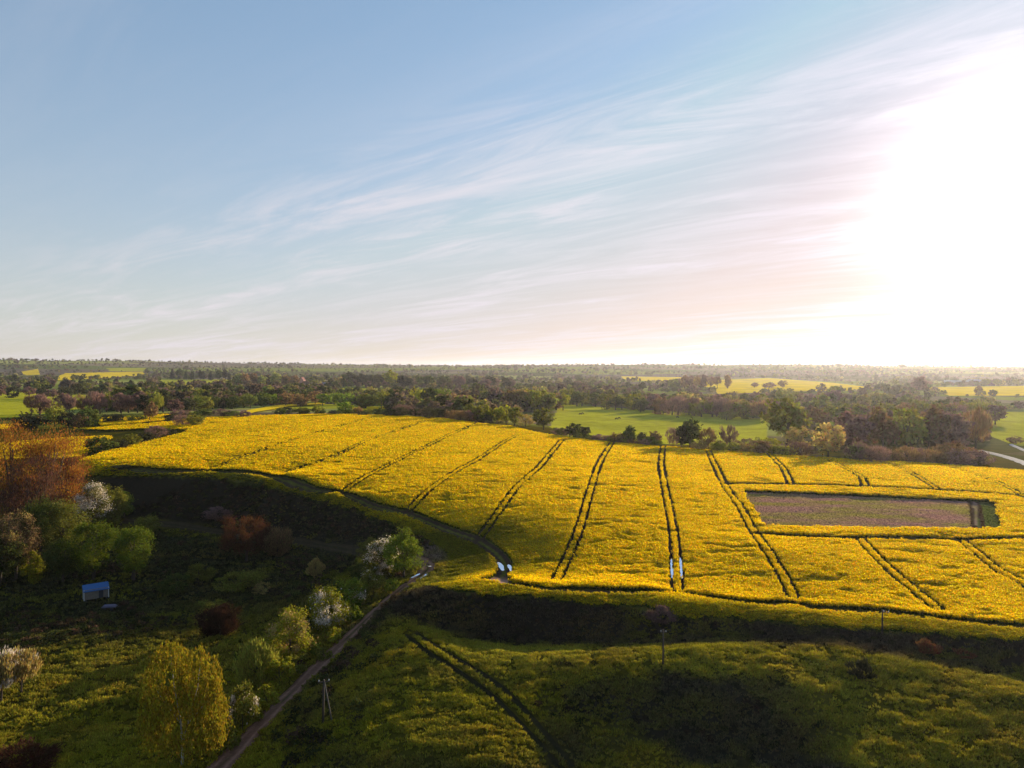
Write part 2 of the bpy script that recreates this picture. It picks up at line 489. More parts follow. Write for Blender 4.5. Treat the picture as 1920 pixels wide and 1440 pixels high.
def mat_attr(name, detail_scale, var, fine):
    """ground colour comes from the survey of what grows where, plus painted shade, broken up by noise"""
    m, T, out = mat(name)
    a = T.n('ShaderNodeVertexColor', layer_name='cover')
    tc = T.n('ShaderNodeTexCoord')
    def nz(s, d=6):
        n = T.n('ShaderNodeTexNoise'); T.l(tc.outputs['Object'], n.inputs['Vector'])
        n.inputs['Scale'].default_value = s; n.inputs['Detail'].default_value = d; n.inputs['Roughness'].default_value = 0.65
        return n.outputs['Fac']
    f = T.m('ADD', T.m('MULTIPLY', nz(detail_scale), 2 * var), 1 - var)
    f = T.m('MULTIPLY', f, T.m('ADD', T.m('MULTIPLY', nz(fine, 4), 1.2), 0.4))
    sc = T.n('ShaderNodeVectorMath', operation='SCALE'); T.l(a.outputs['Color'], sc.inputs[0]); T.put(sc.inputs['Scale'], f)
    d = T.n('ShaderNodeBsdfDiffuse'); T.l(sc.outputs[0], d.inputs[0])
    bp = T.n('ShaderNodeBump'); bp.inputs['Strength'].default_value = 0.6; bp.inputs['Distance'].default_value = 0.3
    T.l(nz(fine * 1.7, 4), bp.inputs['Height']); T.l(bp.outputs[0], d.inputs['Normal'])
    T.l(d.outputs[0], out.inputs[0])
    return m


M_GROUND = mat_attr('earth_and_grass', 0.11, 0.5, 1.3)
M_TRACKM = mat_attr('rutted_earth', 0.6, 0.5, 2.5)


def mat_field():
    m, T, out = mat('distant_rapeseed')
    tc = T.n('ShaderNodeTexCoord')
    n = T.n('ShaderNodeTexNoise'); T.l(tc.outputs['Object'], n.inputs['Vector']); n.inputs['Scale'].default_value = 0.02; n.inputs['Detail'].default_value = 6
    c = T.mix(T.ss(n.outputs['Fac'], 0.35, 0.65), rgb(0.58, 0.40, 0.015), rgb(0.74, 0.52, 0.012))
    d = T.n('ShaderNodeBsdfDiffuse'); T.l(c, d.inputs[0]); tr = T.n('ShaderNodeBsdfTranslucent'); T.l(c, tr.inputs[0])
    # flower heads stand up, so they meet the low sun more squarely than a flat sheet would
    bp = T.n('ShaderNodeBump'); bp.inputs['Strength'].default_value = 1.0; bp.inputs['Distance'].default_value = 1.5
    n2 = T.n('ShaderNodeTexNoise'); T.l(tc.outputs['Object'], n2.inputs['Vector']); n2.inputs['Scale'].default_value = 0.5; n2.inputs['Detail'].default_value = 5
    T.l(n2.outputs['Fac'], bp.inputs['Height']); T.l(bp.outputs[0], d.inputs['Normal'])
    T.l(d.outputs[0], out.inputs[0])
    return m


M_FIELD = mat_field()


def mat_water():
    m, T, out = mat('puddle_water')
    g = T.n('ShaderNodeBsdfGlossy'); g.inputs['Roughness'].default_value = 0.08; g.inputs['Color'].default_value = rgb(0.92, 0.92, 0.95)
    d = T.n('ShaderNodeBsdfDiffuse'); d.inputs[0].default_value = rgb(0.28, 0.24, 0.2)
    lw = T.n('ShaderNodeLayerWeight'); lw.inputs[0].default_value = 0.75
    mx = T.n('ShaderNodeMixShader'); T.l(lw.outputs['Fresnel'], mx.inputs[0]); T.l(d.outputs[0], mx.inputs[1]); T.l(g.outputs[0], mx.inputs[2])
    T.l(mx.outputs[0], out.inputs[0])
    return m


M_WATER = mat_water()

# ------------------------------------------------------------------ mesh helpers


def mesh_np(name, V, Fq, mats, mi=None, nper=4, smooth_=False):
    me = bpy.data.meshes.new(name)
    V = np.asarray(V, np.float32); Fq = np.asarray(Fq, np.int32).reshape(-1, nper)
    me.vertices.add(len(V)); me.vertices.foreach_set('co', V.ravel())
    me.loops.add(Fq.size); me.loops.foreach_set('vertex_index', Fq.ravel())
    me.polygons.add(len(Fq)); me.polygons.foreach_set('loop_start', np.arange(0, Fq.size, nper, dtype=np.int32))
    for m in mats: me.materials.append(m)
    if mi is not None: me.polygons.foreach_set('material_index', np.asarray(mi, np.int32))
    if smooth_: me.polygons.foreach_set('use_smooth', np.ones(len(Fq), bool))
    me.update(calc_edges=True)
    return me


def color_attr(me, name, C):
    a = me.color_attributes.new(name, 'FLOAT_COLOR', 'POINT')
    C = np.concatenate([np.asarray(C, np.float32), np.ones((len(C), 1), np.float32)], 1)
    a.data.foreach_set('color', C.ravel())


def link(name, me, parent=None, loc=None):
    o = bpy.data.objects.new(name, me); COL.objects.link(o)
    if parent: o.parent = parent
    if loc is not None: o.location = loc
    return o


def tag(o, label, cat, group=None):
    if len(label.replace('-', ' ').split()) > 16: print('LONG', label)
    o['label'] = label; o['category'] = cat
    if group: o['group'] = group
    return o


def thing(name, label, cat, loc=(0, 0, 0), rz=0.0, group=None, scale=(1, 1, 1)):
    o = bpy.data.objects.new(name, None); COL.objects.link(o)
    o.empty_display_size = 0.3
    o.location = loc; o.rotation_euler = (0, 0, rz); o.scale = scale
    return tag(o, label, cat, group)


class MB:
    """collects boxes, tubes and prisms for one mesh"""
    def __init__(s): s.v = []; s.f = []
    def add(s, v, f):
        k = len(s.v); s.v += [tuple(p) for p in v]; s.f += [tuple(i + k for i in q) for q in f]
    def box(s, c, d, taper=1.0):
        x, y, z = (d[0] / 2, d[1] / 2, d[2] / 2)
        v = [(c[0] + sx * x * (taper if sz > 0 else 1), c[1] + sy * y * (taper if sz > 0 else 1), c[2] + sz * z) for sz in (-1, 1) for sx, sy in ((-1, -1), (1, -1), (1, 1), (-1, 1))]
        s.add(v, [(3, 2, 1, 0), (4, 5, 6, 7), (0, 1, 5, 4), (1, 2, 6, 5), (2, 3, 7, 6), (3, 0, 4, 7)])
    def tube(s, P, R, n=7):
        P = np.asarray(P, float); v = []; f = []
        for i, p in enumerate(P):
            t = P[min(i + 1, len(P) - 1)] - P[max(i - 1, 0)]; t /= np.linalg.norm(t) + 1e-9
            a = np.cross(t, (0.3, 0.9, 0.2) if abs(t[2]) > 0.7 else (0, 0, 1)); a /= np.linalg.norm(a); b = np.cross(t, a)
            for k in range(n):
                w = 2 * math.pi * k / n
                v.append(p + R[i] * (math.cos(w) * a + math.sin(w) * b))
        for i in range(len(P) - 1):
            for k in range(n):
                f.append((i * n + k, i * n + (k + 1) % n, (i + 1) * n + (k + 1) % n, (i + 1) * n + k))
        f.append(tuple(range(n))[::-1]); f.append(tuple((len(P) - 1) * n + k for k in range(n)))
        s.add(v, f)
    def gable(s, c, w, d, h, over=0.3, th=0.18):
        """two roof slabs, ridge along x"""
        for sg in (-1, 1):
            y0, y1 = 0, sg * (d / 2 + over)
            z1 = -h * over / (d / 2)
            v = [(c[0] + sx * (w / 2 + over), c[1] + y, c[2] + z) for sx in (-1, 1) for y, z in ((y0, h), (y1, z1), (y1, z1 + th), (y0, h + th))]
            s.add(v, [(0, 1, 2, 3), (7, 6, 5, 4), (0, 4, 5, 1), (1, 5, 6, 2), (2, 6, 7, 3), (3, 7, 4, 0)])
    def mesh(s, name, m, sm=False):
        me = bpy.data.meshes.new(name); me.from_pydata(s.v, [], s.f); me.materials.append(m)
        if sm: me.polygons.foreach_set('use_smooth', np.ones(len(s.f), bool))
        me.update(); return me
    def build(s, name, m, parent=None, loc=None, sm=False): return link(name, s.mesh(name, m, sm), parent, loc)


# ------------------------------------------------------------------ ground sheet
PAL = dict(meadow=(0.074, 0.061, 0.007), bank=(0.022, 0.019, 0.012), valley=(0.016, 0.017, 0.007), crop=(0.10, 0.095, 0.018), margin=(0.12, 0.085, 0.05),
           plot=(0.27, 0.155, 0.16), plot2=(0.24, 0.20, 0.07), pasture=(0.36, 0.34, 0.02), earth=(0.13, 0.085, 0.06), bare=(0.34, 0.20, 0.15))


def cover(x, y):
    x, y = np.asarray(x, float), np.asarray(y, float)
    d = np.hypot(x, y)
    C = np.tile(np.array(PAL['meadow']), (len(x), 1))
    n1 = fbm(x / 14, y / 14, 3)[:, None]; n2 = fbm(x / 5 + 9, y / 5, 3)[:, None]
    C = C * (1 + 0.35 * n1) + np.clip(n2, 0, 1) * np.array([0.035, 0.008, 0.0]) * 0.9
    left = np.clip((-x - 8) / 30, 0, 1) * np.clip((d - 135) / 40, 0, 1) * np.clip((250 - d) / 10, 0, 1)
    C = C * (1 - left[:, None]) + np.array(PAL['valley']) * left[:, None]  # valley floor colour lowered to deepen the shade lying there
    # banks: rough growth on steep ground, slope shade painted darker into its colour
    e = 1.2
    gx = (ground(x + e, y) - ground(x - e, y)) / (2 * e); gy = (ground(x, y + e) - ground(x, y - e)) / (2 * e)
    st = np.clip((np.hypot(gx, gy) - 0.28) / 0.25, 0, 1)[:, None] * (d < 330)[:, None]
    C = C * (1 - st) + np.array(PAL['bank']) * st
    # the scarp's shade painted as a dark band on the verge below the crop
    vg = (d < 140) & (x > -25)
    w = np.zeros(len(x)); w[vg] = np.clip((9.5 + 2.5 * fbm(x[vg] / 5, y[vg] / 5, 2) - dist_line(x[vg], y[vg], np.vstack([W_CROP, W_CROP[:1]]))) / 2.5, 0, 1)
    C = C * (1 - w[:, None]) + np.array((0.015, 0.012, 0.009)) * w[:, None]
    beyond = np.clip((d - 420) / 120, 0, 1)
    # far country: a patchwork of fields
    r = np.random.default_rng(5)
    far = d > 330
    if far.any():
        sx, sy = x[far], y[far]
        k = 500; cd = np.exp(r.uniform(math.log(330), math.log(12000), k)); ct = r.uniform(-0.9, 0.9, k)
        cx, cy = cd * np.sin(ct), cd * np.cos(ct)
        cols = np.array([(0.12, 0.14, 0.03), (0.20, 0.22, 0.035), (0.20, 0.16, 0.09), (0.10, 0.10, 0.03), (0.28, 0.28, 0.07), (0.15, 0.115, 0.075)])[r.integers(0, 6, k)]
        idx = np.empty(len(sx), int)
        lt, lr = np.arctan2(sx, sy), np.log(np.hypot(sx, sy)); clr = np.log(cd)
        for i in range(0, len(sx), 20000):
            q = ((lt[i:i + 20000, None] - ct) * 1.0) ** 2 + ((lr[i:i + 20000, None] - clr) * 1.6) ** 2
            idx[i:i + 20000] = q.argmin(1)
        b = beyond[far][:, None]
        C[far] = C[far] * (1 - b) + cols[idx] * b
    for p in W_PAST:
        m = inside(x, y, p); C[m] = np.array(PAL['pasture']) * (1 + 0.2 * fbm(x[m] / 20, y[m] / 20, 3)[:, None])
    for p in [W_CROP] + W_MORE:
        m = inside(x, y, p); C[m] = PAL['crop']
    m = inside(x, y, W_PLOT)
    if m.any():
        mixp = np.clip(0.5 + fbm(x[m] / 11, y[m] / 3.5, 3) * 1.2, 0, 1)[:, None]
        C[m] = np.array(PAL['plot']) * (1 - mixp) + np.array(PAL['plot2']) * mixp
        bx, by = x[m], y[m]
        ed = np.arctan2(bx, by) > np.arctan((1838 - 960) / F)
        Cm = C[m]; Cm[ed] = (0.085, 0.10, 0.03); C[m] = Cm
    # soil in the wheel ruts
    for L in W_TRAMS + [W_PRUT]:
        dl = dist_line(x, y, L); C[np.abs(dl - 0.95) < 0.55] = (0.055, 0.035, 0.024)
    # bare strip behind the field
    dl = dist_line(x, y, MARGIN); w = np.clip((3.0 - np.abs(dl - 1.5)) / 1.5, 0, 1)[:, None] * (~inside(x, y, W_CROP))[:, None]
    C = C * (1 - w) + np.array(PAL['margin']) * w
    w = np.clip(1.5 - np.hypot((x - BARE[0]) / 4.5, (y - BARE[1]) / 5.5) * 1.0, 0, 1)[:, None]
    C = C * (1 - w) + np.array(PAL['bare']) * w
    w = np.clip(1.4 - np.hypot((x - MUD[0]) / 5.0, (y - MUD[1]) / 9.0), 0, 1)[:, None] * (~inside(x, y, W_CROP))[:, None]
    C = C * (1 - w) + np.array((0.06, 0.042, 0.04)) * w
    return np.clip(C, 0.004, 1)


MARGIN = worldline([(640,779),(730,781),(830,787),(900,797),(960,802),(1000,813),(1080,825),(1160,834),(1240,840),(1310,846),(1400,852),(1500,859),(1600,865),(1700,870),(1800,877),(1920,886),(2100,902)], 12)


def build_ground():
    side = np.radians([60, 75, 95, 120, 150, 180])
    th = np.concatenate([-side[::-1], G_TH, side[:-1]])
    j = np.concatenate([np.zeros(6, int), np.arange(len(G_TH)), np.full(5, len(G_TH) - 1)])
    inner = np.array([2, 8, 20, 32.0])
    dd = np.concatenate([inner, G_D])
    i = np.concatenate([np.zeros(4, int), np.arange(len(G_D))])
    X, Y = dd[:, None] * np.sin(th), dd[:, None] * np.cos(th)
    Z = HG[np.ix_(i, j)]
    nr, nc = X.shape
    V = np.stack([X, Y, Z], -1).reshape(-1, 3)
    a = np.arange(nr - 1)[:, None] * nc; b = np.arange(nc)[None, :]; b2 = (b + 1) % nc
    Q = np.stack([a + b, a + b2, a + nc + b2, a + nc + b], -1).reshape(-1, 4)
    Q = Q[:, ::-1]
    me = mesh_np('ground', V, Q, [M_GROUND], smooth_=True)
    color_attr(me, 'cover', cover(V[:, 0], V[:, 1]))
    o = link('ground', me); o['kind'] = 'structure'


build_ground()


def ribbon(name, L, half, lift, colf, m, nc=9, kind='structure'):
    L = resample(L, 0.9)
    t = np.gradient(L, axis=0); t /= np.linalg.norm(t, axis=1)[:, None] + 1e-9
    nrm = np.stack([t[:, 1], -t[:, 0]], 1)
    s = np.linspace(-1, 1, nc)
    wob = 1 + 0.22 * fbm(L[:, 0] / 3, L[:, 1] / 3, 2)
    P = L[:, None, :] + nrm[:, None, :] * (s[None, :, None] * half * wob[:, None, None])
    z = ground(P[..., 0], P[..., 1]) + lift - np.where(np.abs(s) > 0.98, lift * 0.9, 0)[None, :]
    V = np.concatenate([P, z[..., None]], -1).reshape(-1, 3)
    n = len(L)
    a = np.arange(n - 1)[:, None] * nc; b = np.arange(nc - 1)[None, :]
    Q = np.stack([a + b, a + b + 1, a + nc + b + 1, a + nc + b], -1).reshape(-1, 4)
    me = mesh_np(name, V, Q, [m], smooth_=True)
    S = np.tile(s, n)
    color_attr(me, 'cover', colf(S, V))
    o = link(name, me)
    if kind: o['kind'] = kind
    return o


def track_col(S, V):
    C = np.tile(np.array((0.19, 0.10, 0.070)), (len(S), 1))
    rut = np.clip(1 - np.abs(np.abs(S) - 0.5) / 0.25, 0, 1)[:, None]
    C = C * (1 - rut) + np.array((0.29, 0.16, 0.115)) * rut
    mid = np.clip(1 - np.abs(S) / 0.2, 0, 1)[:, None] * np.clip(0.5 + fbm(V[:, 0] / 4, V[:, 1] / 4, 2)[:, None] * 2, 0, 1)
    C = C * (1 - mid) + np.array((0.06, 0.06, 0.02)) * mid
    branch_dim = np.clip((-V[:, 0] - 22) / 12, 0, 1)[:, None] * np.clip((V[:, 1] - 158) / 10, 0, 1)[:, None]      # the branch along the bank: grassy, bank shade painted into its colour
    return C * (1 - branch_dim) + (C * 0.14 + np.array((0.022, 0.022, 0.010))) * branch_dim


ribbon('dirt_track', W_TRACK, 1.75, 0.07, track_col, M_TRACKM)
for sgn in (-1, 1):
    t = np.gradient(W_GREEN, axis=0); t /= np.linalg.norm(t, axis=1)[:, None]
    ribbon('wheel_track', W_GREEN + np.stack([t[:, 1], -t[:, 0]], 1) * 1.0 * sgn, 0.42, 0.05, lambda S, V: np.tile(np.array((0.028, 0.024, 0.012)), (len(S), 1)), M_TRACKM, 5)
for pts, hw in (([(1838,846),(1860,850.5),(1890,858),(1920,868),(1960,884),(2000,902)], 2.6), ([(1896,834),(1925,847),(1960,862)], 1.3)):
    ribbon('country_road', worldline(pts, 8), hw, 0.5, lambda S, V: np.tile(np.array((0.62, 0.56, 0.5)), (len(S), 1)), M_TRACKM, 5)


def puddle(pts, half, lift=0.11):
    L = worldline(pts, 3)
    n = max(6, int(np.linalg.norm(np.diff(L, axis=0), axis=1).sum() / 0.35))
    L = resample(L, np.linalg.norm(np.diff(L, axis=0), axis=1).sum() / n)
    t = np.gradient(L, axis=0); t /= np.linalg.norm(t, axis=1)[:, None] + 1e-9
    nr = np.stack([t[:, 1], -t[:, 0]], 1)
    k = np.linspace(0, 1, len(L))
    w = 0.78 * half * np.sqrt(np.clip(1 - (2 * k - 1) ** 4, 0.02, 1)) * (1 + 0.6 * fbm(L[:, 0] * 1.1, L[:, 1] * 1.1, 2))
    A, B = L + nr * w[:, None], L - nr * w[:, None]
    zc = ground(L[:, 0], L[:, 1])
    zc = np.convolve(np.pad(zc, 3, 'edge'), np.ones(7) / 7, 'valid') + lift
    V = np.concatenate([np.c_[A, zc], np.c_[B, zc]])
    m = len(L); i = np.arange(m - 1)
    me = mesh_np('puddle_water', V, np.stack([i, i + m, i + m + 1, i + 1], 1), [M_WATER], smooth_=True)
    o = link('puddle_water', me); o['kind'] = 'structure'


for pts, hw in (([(781,1057),(788,1059),(795,1062)], 0.75), ([(799,1059),(805,1061),(807,1063)], 0.6), ([(768,1086),(778,1081),(790,1075)], 0.32), ([(788,1086),(796,1081),(802,1076)], 0.32),
                ([(760,1095),(766,1091)], 0.25), ([(934,1055),(939,1062),(943,1071)], 0.6), ([(953,1059),(957,1065),(959,1072)], 0.5), ([(1259,1048),(1260,1066),(1261,1086)], 0.36),
                ([(1275,1046),(1277,1066),(1279,1086)], 0.36), ([(1084,1040),(1081,1048),(1078,1056)], 0.3), ([(584,1013),(592,1015)], 0.4), ([(625,1025),(634,1028)], 0.4)):
    puddle(pts, hw)

# distant yellow fields: raised crop sheets
for p in W_FIELDS:
    th, ld = np.arctan2(p[:, 0], p[:, 1]), np.log(np.hypot(p[:, 0], p[:, 1]))
    a, b = np.arange(th.min(), th.max() + 0.001, 0.0007), np.arange(ld.min(), ld.max() + 0.003, 0.0025 if np.exp(ld.min()) < 1500 else 0.006)
    A, B = np.meshgrid(a, b)
    D = np.exp(B); X, Y = D * np.sin(A), D * np.cos(A)
    Z = ground(X, Y) + 1.0
    cx, cy = (X[:-1, :-1] + X[1:, 1:]) / 2, (Y[:-1, :-1] + Y[1:, 1:]) / 2
    ok = inside(cx, cy, p).ravel()
    nr, nc = X.shape
    r_, c_ = np.arange(nr - 1)[:, None] * nc, np.arange(nc - 1)[None, :]
    Q = np.stack([r_ + c_, r_ + c_ + 1, r_ + nc + c_ + 1, r_ + nc + c_], -1).reshape(-1, 4)[ok][:, ::-1]
    u, inv = np.unique(Q, return_inverse=True)
    V = np.stack([X, Y, Z], -1).reshape(-1, 3)[u]
    o = link('rapeseed_field', mesh_np('rapeseed_field', V, inv.reshape(-1, 4), [M_FIELD])); o['kind'] = 'stuff'

# ------------------------------------------------------------------ leaf clouds


def unit(v): return v / (np.linalg.norm(v, axis=1)[:, None] + 1e-9)


def quads(P, N, size, asp=0.6, up=None):
    """one rhombic leaf or spray per point"""
    n = len(P)
    a = RNG.normal(size=(n, 3)) if up is None else up + RNG.normal(size=(n, 3)) * 0.25
    t = unit(a - N * (a * N).sum(1)[:, None]); b = np.cross(N, t)
    s = np.broadcast_to(size, (n,))[:, None]
    V = np.stack([P - t * s, P + b * s * asp, P + t * s, P - b * s * asp], 1).reshape(-1, 3)
    return V, np.arange(4 * n).reshape(-1, 4)


def crown_points(kind, clumps, per, seed):
    r = np.random.default_rng(seed)
    rx, rz, cz = dict(round=(.44, .42, .58), oval=(.30, .46, .54), bush=(.56, .50, .47), wide=(.62, .40, .55), poplar=(.17, .47, .53), spread=(.5, .36, .62))[kind]
    d = unit(r.normal(size=(clumps, 3)))
    bump = unit(r.normal(size=(7, 3)))
    lump = 0.82 + 0.30 * (np.exp(6 * (d @ bump.T - 1)) * r.uniform(-0.6, 1, 7)).sum(1)
    rad = lump * (0.45 + 0.55 * r.random(clumps) ** 0.5)
    c = d * rad[:, None] * np.array([rx, rx, rz]) + np.array([0, 0, cz])
    c[:, 2] = np.clip(c[:, 2], 0.06, 0.97)
    cr = r.uniform(0.06, 0.125, clumps) * (rx + rz)
    i = np.repeat(np.arange(clumps), per)
    g = r.normal(size=(len(i), 3))
    P = c[i] + g * cr[i][:, None] * np.array([.62, .62, .5])
    P[:, 2] = np.clip(P[:, 2], 0.02, 1.03)
    N = unit(unit(P - np.array([0, 0, cz * 0.8])) * 0.5 + r.normal(size=P.shape) * 0.6)
    return P, N, c


def crown_mesh(name, kind, clumps, per, leaf, seed, asp=0.6):
    P, N, c = crown_points(kind, clumps, per, seed)
    V, Q = quads(P, N, leaf * RNG.uniform(0.6, 1.3, len(P)), asp)
    return mesh_np(name, V, Q, [M_LEAF]), c


def twig_mesh(name, kind, clumps, per, leaf, seed):
    """bare or budding crown: thin upward sprays"""
    P, N, c = crown_points(kind, clumps, per, seed)
    up = unit(P - np.array([0, 0, 0.05])) + np.array([0, 0, 0.6])
    N = unit(np.cross(up, RNG.normal(size=P.shape)))
    V, Q = quads(P, N, leaf * RNG.uniform(0.6, 1.5, len(P)), 0.13, up)
    return mesh_np(name, V, Q, [M_LEAF]), c


def trunk_mesh(name, c, seed, m=None, r0=0.028, lean=0.02, limbs=7):
    r = np.random.default_rng(seed)
    b = MB()
    top = np.array([r.normal() * lean, r.normal() * lean, 0.72])
    P = [np.array([0, 0, -0.06]), np.array([0, 0, 0.05]), top * 0.33 + [0.01, 0, 0], top * 0.66, top]
    b.tube(P, [r0 * 1.35, r0, r0 * 0.8, r0 * 0.5, r0 * 0.12])
    for e in c[r.choice(len(c), min(limbs, len(c)), replace=False)]:
        s = np.array([0, 0, r.uniform(0.16, 0.45)]); s[:2] = top[:2] * s[2]
        mid = s * 0.5 + e * 0.5 + np.array([0, 0, 0.03])
        b.tube([s, mid, e], [r0 * 0.42, r0 * 0.26, r0 * 0.06], 5)
    return b.mesh(name, m or M_BARK, True)


# stock of crowns for the many trees further off
STOCK = {}
for k in ('round', 'oval', 'bush', 'wide', 'poplar', 'spread'):
    STOCK[k] = []
    for v in range(4):
        cm, c = crown_mesh('crown', k, 46, 26, 0.050, 100 + 10 * v + len(k)); STOCK[k].append((cm, trunk_mesh('trunk', c, v)))
    STOCK['bare_' + k] = []
    for v in range(3):
        cm, c = twig_mesh('crown', k, 46, 40, 0.055, 300 + 10 * v + len(k)); STOCK['bare_' + k].append((cm, trunk_mesh('trunk', c, v + 9, limbs=12)))


def conifer_mesh(seed):
    r = np.random.default_rng(seed); n = 900
    z = 0.08 + 0.9 * (1 - np.sqrt(r.random(n))); a = r.uniform(0, 2 * math.pi, n); q = (1 - z) * 0.26 * (0.55 + 0.45 * r.random(n)) * (0.85 + 0.3 * np.sin(z * 40))
    P = np.stack([q * np.cos(a), q * np.sin(a), z], 1)
    N = unit(np.stack([np.cos(a) * .4, np.sin(a) * .4, np.ones(n)], 1) + r.normal(size=(n, 3)) * .3)
    V, Q = quads(P, N, 0.05, 0.5)
    return mesh_np('crown', V, Q, [M_LEAF]), np.array([[0, 0, .9]])


STOCK['conifer'] = []
for v in range(2):
    cm, c = conifer_mesh(50 + v); STOCK['conifer'].append((cm, trunk_mesh('trunk', c, v, limbs=0)))

COLOURS = {  # what the leaves or twigs themselves are like
 'fresh green': (0.15, 0.19, 0.022), 'yellow-green': (0.24, 0.23, 0.02), 'olive green': (0.16, 0.155, 0.026), 'dark green': (0.07, 0.085, 0.02),
 'blackish': (0.045, 0.045, 0.024), 'brown budding': (0.19, 0.12, 0.06), 'purplish brown': (0.16, 0.095, 0.09), 'tan': (0.34, 0.25, 0.09), 'pale green': (0.20, 0.21, 0.06),
 'copper': (0.34, 0.15, 0.03), 'dark red': (0.10, 0.05, 0.035), 'white': (0.62, 0.54, 0.50), 'reddish brown': (0.15, 0.065, 0.035)}


def tint(o, col, f=1.0):
    c = COLOURS[col]; o.color = (c[0] * f, c[1] * f, c[2] * f, 1)


N_TREES = [0]


def plant(px, py, hpx, wpx, shape, col, label, name='tree', cat='tree', group=None, jit=True, variant=None):
    """a stock tree standing where the photo shows its foot; heights and widths in photo pixels"""
    x, y, z = at(px, py)
    d = math.hypot(x, y)
    h = hpx / F * d
    cm, tm = random.choice(STOCK[shape]) if variant is None else STOCK[shape][variant % len(STOCK[shape])]
    key = shape.replace('bare_', '')
    natural = dict(round=.92, oval=.64, bush=1.15, wide=1.25, poplar=.38, spread=1.02, conifer=.52)[key]
    sx = (wpx / F * d) / natural if wpx else h
    o = thing(name, label, cat, (x, y, z - 0.1), random.uniform(0, 6.28), group, (sx, sx, h))
    c = link('crown', cm, o); tint(c, col, random.uniform(1.0, 1.9))
    link('trunk', tm, o)
    N_TREES[0] += 1
    return o


# ------------------------------------------------------------------ stuff: crop, grass, brush and far woods as instanced tufts


def tuft_source(name, P, N, size, asp, mats, mi=None, up=None):
    V, Q = quads(P, N, size, asp, up)
    me = mesh_np(name, V, Q, mats, mi)
    return bpy.data.objects.new(name, me)          # not linked: only seen through the field it fills


def scatter(name, P, scale, tints, sources):
    me = bpy.data.meshes.new(name)
    me.vertices.add(len(P)); me.vertices.foreach_set('co', np.asarray(P, np.float32).ravel())
    n = len(P)
    def at_(nm, typ, arr, field='value'):
        a = me.attributes.new(nm, typ, 'POINT'); a.data.foreach_set(field, np.asarray(arr).ravel())
    sc = np.asarray(scale, np.float32)
    if sc.ndim == 1: sc = np.stack([sc] * 3, 1)
    at_('scl', 'FLOAT_VECTOR', sc, 'vector')
    rot = np.zeros((n, 3), np.float32); rot[:, 2] = RNG.uniform(0, 6.283, n); rot[:, 0] = RNG.normal(0, .1, n); rot[:, 1] = RNG.normal(0, .1, n)
    at_('rot', 'FLOAT_VECTOR', rot, 'vector')
    at_('tint', 'FLOAT_COLOR', np.concatenate([np.asarray(tints, np.float32), np.ones((n, 1), np.float32)], 1), 'color')
    at_('pick', 'INT', RNG.integers(0, len(sources), n).astype(np.int32))
    o = link(name, me); o['kind'] = 'stuff'
    coll = bpy.data.collections.new(name + '_sources')
    for s in sources: coll.objects.link(s)
    g = bpy.data.node_groups.new(name, 'GeometryNodeTree')
    g.interface.new_socket('Geometry', in_out='INPUT', socket_type='NodeSocketGeometry')
    g.interface.new_socket('Geometry', in_out='OUTPUT', socket_type='NodeSocketGeometry')
    T = NT(g)
    gi, go = T.n('NodeGroupInput'), T.n('NodeGroupOutput')
    iop = T.n('GeometryNodeInstanceOnPoints')
    ci = T.n('GeometryNodeCollectionInfo'); ci.inputs['Collection'].default_value = coll
    ci.inputs['Separate Children'].default_value = True; ci.inputs['Reset Children'].default_value = True
    def na(nm, typ):
        q = T.n('GeometryNodeInputNamedAttribute', data_type=typ); q.inputs['Name'].default_value = nm; return q.outputs['Attribute']
    T.l(gi.outputs[0], iop.inputs['Points']); T.l(ci.outputs[0], iop.inputs['Instance'])
    iop.inputs['Pick Instance'].default_value = True
    T.l(na('pick', 'INT'), iop.inputs['Instance Index'])
    e = T.n('FunctionNodeEulerToRotation'); T.l(na('rot', 'FLOAT_VECTOR'), e.inputs[0]); T.l(e.outputs[0], iop.inputs['Rotation'])
    T.l(na('scl', 'FLOAT_VECTOR'), iop.inputs['Scale'])
    T.l(iop.outputs[0], go.inputs[0])
    md = o.modifiers.new('tufts', 'NODES'); md.node_group = g
    return o


def polar_grid(d0, d1, stepf, t0=-0.68, t1=0.68):
    out = []
    d = d0
    while d < d1:
        s = stepf(d); n = int((t1 - t0) * d / s)
        th = t0 + (np.arange(n) + RNG.random(n)) * (t1 - t0) / n
        dd = d + RNG.uniform(-.5, .5, n) * s
        out.append(np.stack([dd * np.sin(th), dd * np.cos(th)], 1)); d += s
    return np.concatenate(out)


def crop_tuft(seed):
    r = np.random.default_rng(seed)
    n = 26
    a = r.uniform(0, 6.28, n); q = 0.48 * np.sqrt(r.random(n))
    P = np.stack([q * np.cos(a), q * np.sin(a), r.uniform(0.72, 1.2, n)], 1)
    N = unit(r.normal(size=(n, 3)) + np.array([0, 0, 0.15]))
    g = 12
    a = r.uniform(0, 6.28, g); q = 0.42 * np.sqrt(r.random(g))
    Pg = np.stack([q * np.cos(a), q * np.sin(a), r.uniform(0.15, 0.75, g)], 1)
    Ng = unit(r.normal(size=(g, 3)) * np.array([1, 1, .4]))
    return tuft_source('rapeseed_tuft', np.concatenate([P, Pg]), np.concatenate([N, Ng]), np.concatenate([r.uniform(.10, .19, n), r.uniform(.16, .3, g)]), 0.75,
                       [M_PETAL, M_STEM], np.concatenate([np.zeros(n), np.ones(g)]))


M_STEM = leafy('rapeseed_stems', (0.055, 0.07, 0.012), 0.4)


